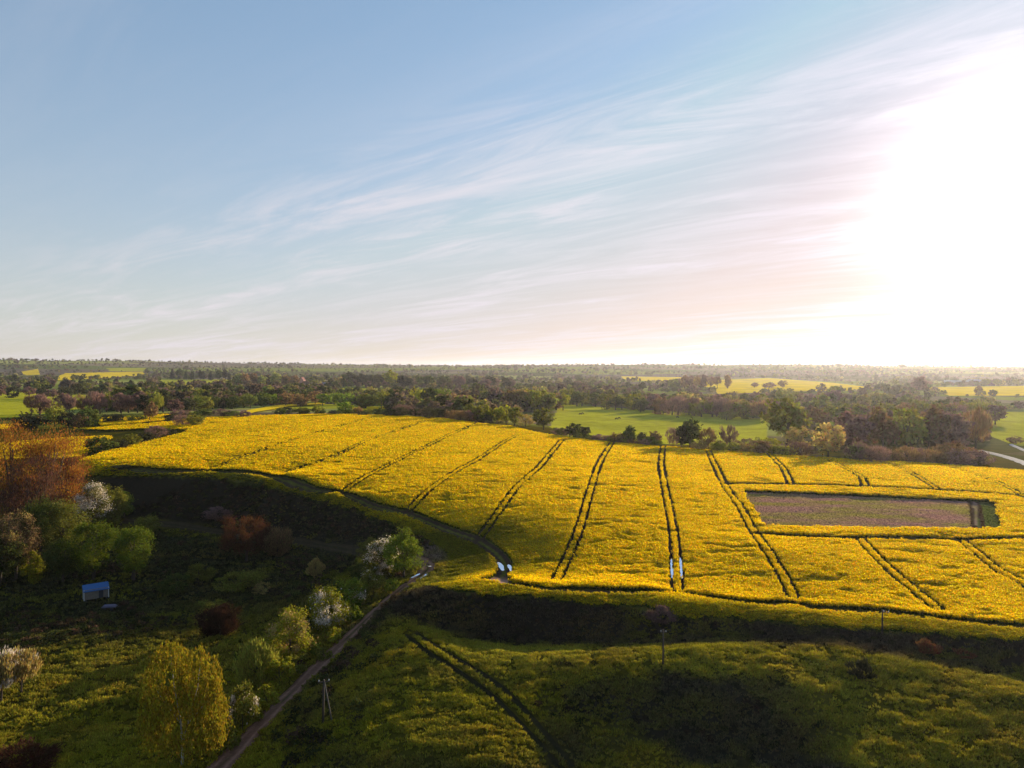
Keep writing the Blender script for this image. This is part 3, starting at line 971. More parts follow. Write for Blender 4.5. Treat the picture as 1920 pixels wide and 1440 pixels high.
def build_crop():
    P = polar_grid(100, 480, lambda d: 0.37 if d < 190 else (0.50 if d < 260 else 0.85 if d < 340 else 1.1), -0.66, 0.66)
    x, y = P.T
    jx, jy = x + 1.1 * fbm(x / 2.4, y / 2.4, 2), y + 1.1 * fbm(x / 2.4 + 50, y / 2.4, 2)      # ragged edges
    m = inside(jx, jy, W_CROP)
    for q in W_MORE: m |= inside(jx, jy, q)
    m &= ~inside(jx, jy, W_PLOT)
    x, y = x[m], y[m]
    keep = np.ones(len(x), bool)
    rutd = np.full(len(x), 99.0)
    for k, L in enumerate(W_TRAMS):
        dl = dist_line(x, y, L); d = np.hypot(x, y)
        if k >= 14: keep &= dl > np.where(d > 230, 2.0, 1.65) + RNG.normal(0, .12, len(x))     # headland runs are driven flat
        else: keep &= np.abs(dl - 0.98) > np.where(d > 230, 0.70, 0.46) + RNG.normal(0, .04, len(x))
        rutd = np.minimum(rutd, np.abs(dl - 0.98))
    for L in W_FAINT:
        keep &= (np.abs(dist_line(x, y, L) - 0.98) > 0.4) | (RNG.random(len(x)) < 0.4)
    keep &= np.hypot((x - BARE[0]) / 3.6, (y - BARE[1]) / 4.5) > 1
    x, y, rutd = x[keep], y[keep], rutd[keep]
    d = np.hypot(x, y)
    # lodged and thin spots
    thin = fbm(x / 6, y / 2.6 + 30, 3)
    fleck = fbm(x / 2.6, y / 1.1, 2)
    hgt = 1.0 + 0.12 * fbm(x / 9, y / 9, 2) + RNG.normal(0, .05, len(x)) - 0.18 * np.clip((fleck - .35) * 5, 0, 1) - 0.32 * np.clip((thin - 0.30) * 4, 0, 1)
    # the weedy strip along the headland and down by the entrance carries fewer flowers
    dh = dist_line(x, y, W_TRAMS[14]); de = dist_line(x, y, W_CROP[50:])
    dl2 = np.minimum.reduce([dist_line(x, y, np.vstack([W_CROP, W_CROP[:1]]))])
    edge = np.clip((9.0 - dl2) / 7, 0, 1) * (d < 300)
    nose = np.exp(-(((x - MUD[0] - 9) / 17) ** 2 + ((y - MUD[1] + 4) / 20) ** 2))
    weed = np.clip(0.68 * edge + 1.0 * nose + 0.35 * fbm(x / 4, y / 4, 3), 0, 1)
    weed = np.where(edge + nose > 0.15, weed, np.clip(0.55 * thin + 0.12 * fbm(x / 2.5, y / 1.2, 2), 0, 0.55))
    weed = np.clip(weed + RNG.normal(0, .06, len(x)), 0, 1)[:, None]
    ye = np.array((0.86, 0.565, 0.006)); og = np.array((0.17, 0.155, 0.012))
    C = (ye * (1 - weed) + og * weed) * (1 + 0.10 * fbm(x / 25, y / 25, 2)[:, None]) * RNG.uniform(.85, 1.12, (len(x), 1))
    s = np.where(d < 190, .72, np.where(d < 260, .98, np.where(d < 340, 1.6, 2.0)))
    hgt = hgt * (1 - .5 * np.clip(.7 * edge + nose, 0, 1))
    s = np.where(rutd < 1.15, s * .62, s)
    sc = np.stack([s, s, hgt], 1)
    src = [crop_tuft(i) for i in range(4)]
    scatter('rapeseed_crop', np.stack([x, y, ground(x, y) - 0.05], 1), sc, C, src)


build_crop()


def grass_tuft(seed, n=18, h=0.36, w=0.25):
    r = np.random.default_rng(seed)
    a = r.uniform(0, 6.28, n); q = w * np.sqrt(r.random(n))
    P = np.stack([q * np.cos(a), q * np.sin(a), r.uniform(0.3, 0.65, n) * h], 1)
    lean = np.stack([np.cos(a), np.sin(a), np.zeros(n)], 1) * 0.5 + r.normal(size=(n, 3)) * .25 + np.array([0, 0, 1.0])
    up = unit(lean); N = unit(np.cross(up, r.normal(size=(n, 3))))
    return tuft_source('grass_tuft', P, N, r.uniform(.55, .9, n) * h * 0.75, 0.24, [M_TUFT], None, up * 3)


def shrub_tuft(seed, n=70):
    r = np.random.default_rng(seed)
    d = unit(r.normal(size=(n, 3))); d[:, 2] = np.abs(d[:, 2])
    P = d * np.array([.6, .6, .55]) * (0.55 + 0.45 * r.random(n)[:, None]) + np.array([0, 0, .1])
    N = unit(d * .5 + r.normal(size=(n, 3)) * .6)
    return tuft_source('scrub_tuft', P, N, r.uniform(.07, .16, n), 0.6, [M_TUFT])


def build_grass():
    P = polar_grid(62, 175, lambda d: 0.31 if d < 125 else 0.5, -0.68, 0.68)
    P2 = polar_grid(175, 245, lambda d: 0.8, -0.68, -0.02)
    x, y = np.concatenate([P, P2]).T
    m = ~inside(x, y, W_CROP)
    for q in W_MORE: m &= ~inside(x, y, q)
    m &= dist_line(x, y, W_TRACK) > 1.75 + RNG.normal(0, .25, len(x))
    gl = dist_line(x, y, W_GREEN); m &= np.abs(gl - 1.0) > 0.62
    clump = fbm(x / 1.9, y / 1.2, 3)
    m &= RNG.random(len(x)) < np.clip(0.62 + clump * 1.1, 0.16, 1)
    x, y, clump = x[m], y[m], clump[m]
    d = np.hypot(x, y)
    C = cover(x, y) * 3.7  # takes the ground tone, painted shade of bank and valley included
    warm = np.clip(fbm(x / 7 + 3, y / 5, 3) + 0.1, 0, 1)[:, None]
    C = C * (1 - 0.5 * warm) + np.array((0.20, 0.13, 0.035)) * 0.5 * warm
    fresh = np.clip(fbm(x / 12 - 8, y / 6, 3) * 1.6, 0, 1)[:, None]
    C = C * (1 - 0.6 * fresh) + np.array((0.27, 0.235, 0.014)) * 0.6 * fresh
    C *= RNG.uniform(.7, 1.25, (len(x), 1))
    s = (0.75 + 0.6 * np.clip(clump + .3, 0, 1) + RNG.uniform(0, .3, len(x))) * np.where(d < 125, 1.0, 1.35)
    scatter('meadow_grass', np.stack([x, y, ground(x, y) - 0.03], 1), s, C, [grass_tuft(i) for i in range(5)])


build_grass()


def build_scrub():
    """brambles and rough growth on the banks and the shaded valley floor"""
    P = polar_grid(95, 262, lambda d: 1.25, -0.70, 0.70)
    x, y = P.T
    e = 1.5
    st = np.hypot((ground(x + e, y) - ground(x - e, y)) / (2 * e), (ground(x, y + e) - ground(x, y - e)) / (2 * e))
    d = np.hypot(x, y)
    m = ~inside(x, y, W_CROP) & (dist_line(x, y, W_TRACK) > 3.2)
    for q in W_MORE: m &= ~inside(x, y, q)
    dens = np.clip((st - 0.25) * 3, 0, 0.85) + np.where((x < -10) & (d > 158), np.clip(fbm(x / 9, y / 9, 3) * 1.5 + 0.1, 0, .7), 0)
    dens += np.where((x > 5) & (d < 120), np.clip(fbm(x / 8, y / 5, 3) - 0.45, 0, .2), 0)
    dens += np.where((x > -20) & (d < 132) & (dist_line(x, y, np.vstack([W_CROP, W_CROP[:1]])) < 9), .45, 0)
    m &= RNG.random(len(x)) < dens
    x, y, d = x[m], y[m], d[m]
    n = len(x)
    pal = np.array([(0.045, 0.05, 0.016), (0.04, 0.03, 0.02), (0.075, 0.045, 0.03), (0.06, 0.065, 0.018), (0.03, 0.034, 0.014)])
    C = pal[RNG.integers(0, 5, n)] * RNG.uniform(.7, 1.3, (n, 1))
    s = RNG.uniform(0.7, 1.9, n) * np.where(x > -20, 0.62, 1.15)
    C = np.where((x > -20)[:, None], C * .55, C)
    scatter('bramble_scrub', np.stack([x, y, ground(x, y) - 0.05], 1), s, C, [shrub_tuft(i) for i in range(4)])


build_scrub()


def build_plot():
    """low young crop in the cut-out plot, and thin grass along the field margin"""
    P = polar_grid(165, 240, lambda d: 0.48, 0.26, 0.62)
    x, y = P.T
    m = inside(x, y, W_PLOT) & (np.abs(dist_line(x, y, W_PRUT)) > 0.9)
    x, y = x[m], y[m]
    C = cover(x, y) * 1.7 * RNG.uniform(.7, 1.3, (len(x), 1))
    scatter('young_crop', np.stack([x, y, ground(x, y) - .02], 1), RNG.uniform(.5, .85, len(x)), C, [grass_tuft(40 + i) for i in range(3)])


build_plot()


def far_source(shape, v):
    P, N, c = crown_points(shape, 26, 14, 700 + v)
    V, Q = quads(P, N, 0.085 * RNG.uniform(.6, 1.3, len(P)), .7)
    return bpy.data.objects.new('far_tree', mesh_np('far_tree', V, Q, [M_TUFT]))


def build_farwood():
    P = polar_grid(430, 6600, lambda d: 9.5 if d < 800 else 0.0125 * d if d < 2500 else 0.0105 * d, -0.70, 0.70)
    x, y = P.T
    m = np.ones(len(x), bool)
    for p in W_FIELDS + W_PAST: m &= ~inside(x, y, p)
    d = np.hypot(x, y); th = np.arctan2(x, y)
    dens = fbm(th * 16, np.log(d) * 22, 4) * 1.9 + np.where(d < 760, -9, np.where(d < 1300, 0.0, 0.24))
    # long hedges run across the view
    dens += 0.9 * (np.abs(np.sin(np.log(d) * 34 + 2.0 * fbm(th * 6, np.log(d) * 5, 2))) > 0.86)
    woods = np.zeros(len(x), bool)
    for p in W_WOODS: woods |= inside(x, y, p)
    dens = np.where(woods, 0.85, dens)
    m &= RNG.random(len(x)) < np.clip(dens, 0, 1)
    # keep the view over the yellow fields open
    for p in W_FIELDS:
        c = p.mean(0); tc, w = math.atan2(c[0], c[1]), np.ptp(np.arctan2(p[:, 0], p[:, 1])) / 2
        near = np.hypot(*p.T).min()
        m &= ~((np.abs(th - tc) < w) & (d < near) & (d > near * 0.80))
    x, y, d = x[m], y[m], d[m]
    n = len(x)
    h = RNG.uniform(8, 15, n) * np.clip(0.85 + fbm(th[m] * 45, np.log(d) * 30, 3) * 1.1, .5, 1.9)
    w = h * RNG.uniform(.8, 1.35, n)
    pal = np.array([(0.085, 0.09, 0.026), (0.13, 0.095, 0.065), (0.17, 0.17, 0.035), (0.06, 0.065, 0.026), (0.14, 0.09, 0.08), (0.24, 0.20, 0.07)])
    pk = RNG.choice(6, n, p=[.24, .24, .14, .18, .12, .08])
    C = pal[pk] * RNG.uniform(.9, 1.9, (n, 1))
    scatter('far_wood', np.stack([x, y, ground(x, y) - .5], 1), np.stack([w, w, h], 1), C, [far_source(s, i) for i, s in enumerate(('round', 'bush', 'wide', 'oval', 'round'))])


build_farwood()

# ------------------------------------------------------------------ near trees and bushes, each grown on its own


def near(name, px, py, hpx, wpx, kind, col, label, cat='tree', blossom=None, bl_share=0.0, twig=False, leaf=0.17, dens=1.0, bark=None, f=1.0, limbs=9, flip=0.0, group=None):
    x, y, z = at(px, py)
    d = math.hypot(x, y); h, w = hpx / F * d, wpx / F * d
    natural = dict(round=.92, oval=.64, bush=1.15, wide=1.25, poplar=.38, spread=1.02)[kind]
    sx = w / natural
    seed = int(px * 7 + py * 3)
    n = int(np.clip(dens * 3.4 * 0.7 * w * h / (leaf * leaf * 0.7), 900, 13000))
    cl = int(np.clip(n / 150, 18, 64)); per = n // cl
    P, N, c = crown_points(kind, cl, per, seed)
    rel = leaf / ((sx * sx * h) ** (1 / 3))
    o = thing(name, label, cat, (x, y, z - 0.12), flip, group, (sx, sx, h))
    sel = np.zeros(len(P), bool)
    if blossom:
        # blossom opens on the crown's upper and outer sprays
        r = np.random.default_rng(seed + 1)
        hub = r.random(cl) < bl_share
        sel = np.repeat(hub, per) & (P[:, 2] > 0.3) & (r.random(len(P)) < 0.85)
        sel |= r.random(len(P)) < bl_share * 0.12
    def leaves(nm, m, colour, ff):
        Pm, Nm = P[m], N[m]
        if twig:
            up = unit(Pm - np.array([0, 0, 0.05])) + np.array([0, 0, 0.6])
            Nn = unit(np.cross(up, RNG.normal(size=Pm.shape)))
            V, Q = quads(Pm, Nn, rel * 1.35 * RNG.uniform(.6, 1.5, len(Pm)), 0.27, up)
        else:
            V, Q = quads(Pm, Nm, rel * RNG.uniform(.6, 1.35, len(Pm)), 0.6)
        k = link(nm, mesh_np(nm, V, Q, [M_LEAF]), o); tint(k, colour, ff)
    leaves('crown', ~sel, col, f)
    if sel.any(): leaves('blossom', sel, blossom, 1.0)
    link('trunk', trunk_mesh('trunk', c, seed, bark, r0=0.028 if kind != 'bush' else 0.014, limbs=limbs), o)
    N_TREES[0] += 1
    return o


def birch():
    px, py, hpx, wpx = 345, 1432, 218, 152
    x, y, z = at(px, py); d = math.hypot(x, y); h, w = hpx / F * d, wpx / F * d
    r = np.random.default_rng(3)
    o = thing('birch_tree', 'large weeping yellow-green birch with a white trunk beside the lower dirt track', 'tree', (x, y, z - .15), 0, None, (w, w, h))
    P = []; UP = []
    for (cx, cz, rx, rz, k) in ((-.16, .66, .25, .33, 260), (.19, .62, .22, .32, 220), (.02, .40, .42, .24, 260), (.31, .42, .17, .28, 150), (-.31, .42, .16, .24, 110)):
        q = unit(r.normal(size=(k, 3))) * (0.55 + 0.45 * r.random((k, 1)) ** .5)
        c = q * np.array([rx, rx * .95, rz]) + np.array([cx, 0, cz])
        for e in c:
            m = 22
            t = np.linspace(0, 1, m)
            L = r.uniform(.06, .20)
            s = np.stack([e[0] + np.cumsum(r.normal(0, .0035, m)) + (e[0] - cx) * .25 * t, e[1] + np.cumsum(r.normal(0, .0035, m)) + e[1] * .25 * t, e[2] + .04 * np.sin(t * 2.5) - L * t ** 1.3], 1)
            P.append(s + r.normal(0, .011, s.shape))
    P = np.concatenate(P); P = P[(P[:, 2] > .05) & (P[:, 2] < 1.0)]
    up = np.tile(np.array([0, 0, -1.0]), (len(P), 1)) + r.normal(size=P.shape) * .35
    N = unit(np.cross(up, r.normal(size=P.shape)))
    V, Q = quads(P, N, 0.0135 * r.uniform(.6, 1.35, len(P)), .5, up)
    k = link('crown', mesh_np('crown', V, Q, [M_LEAF]), o); k.color = (0.27, 0.21, 0.018, 1)
    b = MB()
    b.tube([(-.02, 0, -.03), (-.015, 0, .12), (-.03, 0, .35), (-.10, 0, .62), (-.14, 0, .9)], [.018, .013, .009, .005, .001])
    b.tube([(-.02, 0, .16), (.07, -.01, .38), (.16, .01, .62), (.2, 0, .85)], [.008, .006, .004, .001])
    b.tube([(.05, -.02, .33), (.2, -.05, .45), (.3, -.04, .55)], [.006, .004, .001])
    b.tube([(-.03, 0, .33), (-.18, -.04, .5), (-.28, -.03, .6)], [.006, .004, .001])
    b.build('trunk', M_BIRCH, o, sm=True)
    N_TREES[0] += 1


birch()
B, T_ = 'bush', 'tree'
near('blossom_bush', 455, 1370, 96, 62, 'bush', 'olive green', 'small green bush with a white blossom spray, touching the weeping birch', B, 'white', .16, f=1.1)
near('bush', 482, 1292, 98, 84, 'bush', 'olive green', 'spiky olive bush on the track verge between the weeping birch and the cream-flecked bush', B, twig=True, dens=1.8, f=1.9)
near('bush', 523, 1290, 62, 66, 'bush', 'yellow-green', 'low yellow-green bush tight against the track edge, below the cream-flecked bush', B, f=1.1)
near('blossom_bush', 545, 1240, 94, 96, 'bush', 'yellow-green', 'wide yellowish bush flecked with cream blossom on the track verge', B, 'tan', .45, f=1.1)
near('bush', 578, 1190, 62, 54, 'bush', 'dark green', 'dark green bush on the shaded side of the bush topped with white blossom', B)
near('blossom_bush', 616, 1186, 88, 82, 'bush', 'yellow-green', 'yellow-green bush topped with a pale blossom plume, halfway up the dirt track', B, 'white', .30, f=1.0)
near('bush', 628, 1205, 30, 34, 'bush', 'yellow-green', 'very small bright bush on the verge where the track enters the bank shadow', B, f=1.2)
near('bush', 592, 1228, 34, 30, 'bush', 'fresh green', 'very small green bush at the foot of the cream-flecked bush, track side', B)
near('bush', 658, 1143, 66, 64, 'bush', 'fresh green', 'rounded green bush with a few white flecks below the white blossom trees', B, 'white', .05)
near('bush', 700, 1122, 56, 52, 'bush', 'olive green', 'olive bush under the smaller white blossom tree at the track bend', B)
near('blossom_tree', 716, 1086, 86, 66, 'oval', 'olive green', 'taller white blossom tree at the bend of the dirt track', T_, 'white', .62, f=.8)
near('blossom_tree', 700, 1098, 44, 44, 'round', 'olive green', 'short blossom tree with scattered white sprays below the taller blossom tree', T_, 'white', .36, f=.8)
near('round_tree', 757, 1086, 96, 78, 'round', 'fresh green', 'bright green round-headed tree with a dark stem at the track puddles', T_, f=1.0)
near('bush', 690, 1044, 42, 46, 'bush', 'olive green', 'olive bush behind the taller white blossom tree, at the foot of the bank', B)
near('bush', 592, 1085, 42, 38, 'bush', 'tan', 'small pale bush alone in the shaded hollow', B, twig=True, dens=2.0)
near('bush', 462, 1052, 84, 104, 'wide', 'reddish brown', 'wide reddish-brown leafless bush below the dark bank', B, twig=True, dens=2.2, f=.6)
near('bush', 520, 1044, 62, 62, 'bush', 'brown budding', 'brown budding bush joined to the wide reddish-brown bush', B, twig=True, dens=2.0)
near('bush', 412, 975, 22, 62, 'bush', 'purplish brown', 'low purplish thicket at the foot of the dark bank', B, twig=True, dens=2.0, f=1.4)
near('oval_tree', 250, 1087, 104, 72, 'oval', 'fresh green', 'neat egg-shaped green tree standing nearest the blue-roofed hut', T_, f=.75)
near('round_tree', 176, 1086, 104, 90, 'round', 'fresh green', 'broad green round tree directly behind the blue-roofed hut', T_, f=.62)
near('leafy_tree', 122, 1058, 112, 84, 'round', 'olive green', 'olive-green tree below the copper trees, above the hut', T_, 'pale green', .25)
near('blossom_tree', 174, 1002, 92, 58, 'oval', 'olive green', 'white blossom tree between the copper trees and the dark bank', T_, 'white', .60)
near('leafy_tree', 214, 990, 78, 50, 'oval', 'olive green', 'olive tree beside the white blossom tree, on the bank side', T_, f=1.2)
near('leafy_tree', 233, 970, 50, 34, 'oval', 'fresh green', 'slim green tree against the dark bank', T_)
near('bush', 277, 1004, 42, 46, 'bush', 'olive green', 'rounded olive bush by the lane below the dark bank', B, f=1.1)
near('copper_tree', 95, 1000, 182, 124, 'oval', 'copper', 'tall copper-leaved tree nearest the white blossom tree', T_, twig=True, dens=2.2, leaf=.20, bark=None)
near('copper_tree', 22, 1004, 188, 118, 'oval', 'copper', 'tallest copper-leaved tree, at the outer end of the copper grove', T_, twig=True, dens=2.2, leaf=.20, f=.95)
near('copper_tree', 60, 1018, 150, 100, 'oval', 'dark red', 'dark red leafing tree in front of the two tall copper trees', T_, twig=True, dens=2.0, leaf=.2, f=1.3)
near('copper_tree', 128, 985, 118, 66, 'oval', 'reddish brown', 'small rusty red tree at the edge of the copper grove, by the blossom tree', T_, twig=True, dens=2.0, leaf=.18, f=1.1)
near('leafy_tree', 30, 1086, 112, 76, 'round', 'brown budding', 'brown budding tree in front of the copper grove', T_, 'tan', .2, f=1.1)
near('bush', 62, 1090, 48, 44, 'bush', 'yellow-green', 'yellow-topped bush at the foot of the brown budding tree', B, f=.7)
near('bush', 455, 913, 26, 56, 'bush', 'dark green', 'wider dark bush on the brow of the bank at the crop edge', B)
near('bush', 483, 918, 20, 28, 'bush', 'dark green', 'smaller dark bush on the brow of the bank at the crop edge', B)
near('bush', 412, 1192, 60, 80, 'bush', 'dark red', 'dark red leafless bush in the meadow shadow', B, twig=True, dens=1.8, f=.36)
near('bush', 398, 1148, 26, 60, 'bush', 'olive green', 'low green bush just behind the dark red leafless bush', B)
near('bush', 492, 1116, 24, 38, 'bush', 'tan', 'small round tan bush in the shaded hollow', B, f=.8)
near('bush', 452, 1110, 38, 100, 'wide', 'olive green', 'broad low olive thicket behind the small tan bush', B)
near('bush', 330, 1112, 34, 70, 'bush', 'dark green', 'dark thicket between the hut and the broad low olive thicket', B)
near('bush', 372, 1090, 32, 60, 'bush', 'olive green', 'dull green thicket further back in the shaded hollow', B, f=.8)
near('blossom_tree', 40, 1302, 78, 56, 'spread', 'tan', 'small pink-white flowering tree with a bare stem in the meadow', T_, 'white', .14, twig=True, dens=1.5)
near('blossom_tree', 2, 1318, 84, 60, 'round', 'tan', 'white flowering tree cut by the picture edge, beside the pink-white one', T_, 'white', .25, twig=True, dens=1.6)
near('bush', 1614, 1272, 40, 50, 'bush', 'blackish', 'black leafless forked shrub alone on the meadow', B, twig=True, dens=1.6)
near('bush', 1743, 1226, 26, 46, 'bush', 'reddish brown', 'rusty shrub in the shadow below the crop edge', B, twig=True, dens=2)
near('bush', 1808, 1232, 14, 34, 'bush', 'reddish brown', 'low rusty tuft next to the larger rusty shrub', B, twig=True, dens=2)
near('bush', 1240, 1166, 30, 64, 'bush', 'purplish brown', 'purplish bush growing over the brow of the bank behind the single pole', B, twig=True, dens=2)
near('bush', 640, 1168, 46, 50, 'bush', 'yellow-green', 'yellow-green bush filling the gap above the pale-plumed bush on the track verge', B, f=1.0)
near('bush', 572, 1222, 40, 44, 'bush', 'olive green', 'olive bush between the cream-flecked bush and the pale-plumed bush', B)
near('bush', 500, 1328, 46, 52, 'bush', 'yellow-green', 'yellow-green bush on the verge just above the blossom-sprayed bush', B, f=1.0)
near('bush', 428, 1404, 44, 46, 'bush', 'olive green', 'olive bush on the lower track verge beside the birch skirt', B)
near('bush', 735, 1110, 30, 36, 'bush', 'fresh green', 'small green bush at the foot of the bright round-headed tree', B)
for (px, py, h, w, c, f, lab) in [
  (664,1168,34,36,'fresh green',.9,'small green bush under the white-flecked rounded bush'),
  (606,1236,30,34,'olive green',1.0,'low olive bush leaning over the track between two yellow bushes'),
  (556,1262,36,44,'olive green',1.1,'olive bush below the cream-flecked bush, beside the track'),
  (532,1216,50,46,'dark green',1.0,'dark bush behind the cream-flecked bush, away from the track'),
  (462,1268,52,46,'dark green',1.0,'dark bush behind the spiky olive bush'),
  (596,1168,50,44,'dark green',1.0,'dark bush behind the pale-plumed bush'),
  (640,1128,48,44,'dark green',1.0,'dark bush behind the white-flecked rounded bush'),
  (676,1092,50,42,'dark green',1.0,'dark bush behind the short blossom tree'),
  (474,1352,36,40,'yellow-green',.8,'low yellow-green bush between the blossom-sprayed bush and the track'),
  (738,1064,50,46,'olive green',1.0,'olive bush squeezed between the taller blossom tree and the bright round tree')]:
    near('bush', px, py, h, w, 'bush', c, lab, B, f=f)
near('dark_tree', 76, 1064, 118, 84, 'round', 'dark green', 'dark green tree in the middle of the grove, under the copper trees', T_, f=.9)
near('dark_tree', 118, 1092, 74, 62, 'round', 'dark green', 'short dark tree between the yellow-topped bush and the broad green tree', T_, f=.9)
near('dark_tree', 0, 1096, 84, 78, 'round', 'dark green', 'dark tree cut by the picture edge below the copper grove', T_, f=.8)
near('reed_clump', 45, 1446, 40, 110, 'bush', 'reddish brown', 'reddish reeds at the bottom edge of the picture', 'reeds', twig=True, dens=2.0, f=.6)

# ------------------------------------------------------------------ bushes standing in the crop, up by the neighbouring fields
for (px, py, h, w, s, c, lab) in [
  (60,806,29,60,'bush','blackish','blackish wide bush at the outer end of the bush line between the yellow fields'),
  (38,806,20,34,'bush','blackish','low blackish bush hard against the blackish wide bush'),
  (103,800,38,34,'bush','olive green','olive bush with a lit top, in the bush line between the yellow fields'),
  (128,801,30,34,'bush','blackish','blackish bush between the olive bush and the tall round bush'),
  (166,799,34,40,'bush','dark green','tallest round dark bush of the line between the yellow fields'),
  (148,801,24,28,'bush','brown budding','brown bush tucked under the tallest round dark bush'),
  (206,793,17,36,'bush','blackish','clipped dark hedge piece in front of the small yellow field'),
  (226,792,16,26,'bush','blackish','short dark hedge piece next to the clipped one'),
  (258,791,14,34,'bush','dark green','low green bush before the small lone tree'),
  (281,792,36,27,'round','brown budding','small lone tree with a bare stem in the yellow strip'),
  (322,791,16,30,'bush','blackish','low dark bush beside the grey twin bushes'),
  (343,800,24,42,'bush','purplish brown','grey-purple twin bush nearest the small lone tree'),
  (368,800,24,34,'bush','olive green','olive twin bush in the crop, beside the grey-purple one'),
  (190,850,32,54,'bush','dark green','largest dark bush in the crop, at the near end of the diagonal bush row'),
  (226,843,20,34,'bush','blackish','low bush second along the diagonal row in the crop'),
  (246,838,26,32,'bush','olive green','olive bush third along the diagonal row in the crop'),
  (272,828,18,36,'bush','blackish','low bush fourth along the diagonal row in the crop'),
  (292,822,24,42,'bush','purplish brown','purplish bush fifth along the diagonal row in the crop'),
  (316,816,12,30,'bush','blackish','flat dark bush closing the far end of the diagonal row'),
  (222,881,9,44,'bush','blackish','flat dark weed patch at the headland of the yellow field')]:
    plant(px, py, h, w, ('bare_' if c == 'purplish brown' else '') + s, c, lab, 'bush' if s == 'bush' else 'tree', 'bush' if s == 'bush' else 'tree', 'bushes standing among the yellow crop')

# ------------------------------------------------------------------ hedges, groves and woods beyond the field
ORD = ['first', 'second', 'third', 'fourth', 'fifth', 'sixth', 'seventh', 'eighth', 'ninth', 'tenth', 'eleventh', 'twelfth', 'thirteenth', 'fourteenth', 'fifteenth', 'sixteenth', 'seventeenth', 'eighteenth']


def row(pts, n, hr, wf, shapes, cols, where, group, name='tree', cat='tree', jx=6, jy=2):
    """trees along a line of the photo; each is told apart by its look and its turn in the row"""
    P = resample(pts, 1)
    t = np.linspace(0, len(P) - 1, n)
    for k in range(n):
        p = P[int(t[k])]
        s = random.choice(shapes); c = random.choice(cols); h = random.uniform(*hr)
        mid = (hr[0] + hr[1]) / 2
        size = 'tall' if h > mid + .17 * (hr[1] - hr[0]) else 'short' if h < mid - .17 * (hr[1] - hr[0]) else 'middling'
        bare = s.startswith('bare_')
        cw = dict([('brown budding', 'brown'), ('purplish brown', 'purplish'), ('olive green', 'olive')]).get(c, c)
        lab = f"{size} {cw} {'leafless ' if bare else ''}{cat}, {ORD[k]} {where}"
        plant(p[0] + random.uniform(-jx, jx), p[1] + random.uniform(-jy, jy), h, h * wf * random.uniform(.85, 1.25), s, c, lab, name, cat, group)


G, Y_, O, D_, P_, BR, TA, PA = 'fresh green', 'yellow-green', 'olive green', 'dark green', 'purplish brown', 'brown budding', 'tan', 'pale green'
row([(525,777),(640,778),(745,781)], 14, (9,16), 1.9, ['bush'], [D_,O,'blackish'], 'from the yellow wedge in the low field hedge', 'low hedge at the top of the yellow field', 'bush', 'bush')
plant(595, 777, 18, 17, 'round', Y_, 'small bright tree rising from the low hedge at the top of the field')
plant(648, 779, 26, 34, 'round', G, 'round green tree standing in the low hedge at the top of the field')
plant(672, 779, 18, 20, 'bare_round', BR, 'brown twiggy tree just past the round green hedge tree')
row([(738,781),(905,793)], 15, (20,28), 1.5, ['bare_bush','bush','bare_wide'], [P_,'blackish',BR], 'from the low hedge in the dark thicket', 'dark thicket behind the yellow field', 'bush', 'bush')
row([(690,768),(830,768),(905,776)], 12, (28,42), 1.05, ['round','wide','oval','bush'], [G,O,D_,Y_,BR], 'from the low hedge in the green grove', 'green grove behind the dark thicket')
row([(885,790),(965,799)], 6, (32,42), .78, ['oval','round'], [G,Y_,O], 'past the dark thicket in the fresh green group', 'fresh green trees at the end of the thicket', jx=3)
plant(1019, 806, 44, 45, 'round', O, 'big round olive tree standing alone at the pasture corner')
plant(985, 800, 26, 40, 'bare_bush', TA, 'tan leafless scrub between the green trees and the round lone tree', 'bush', 'bush')
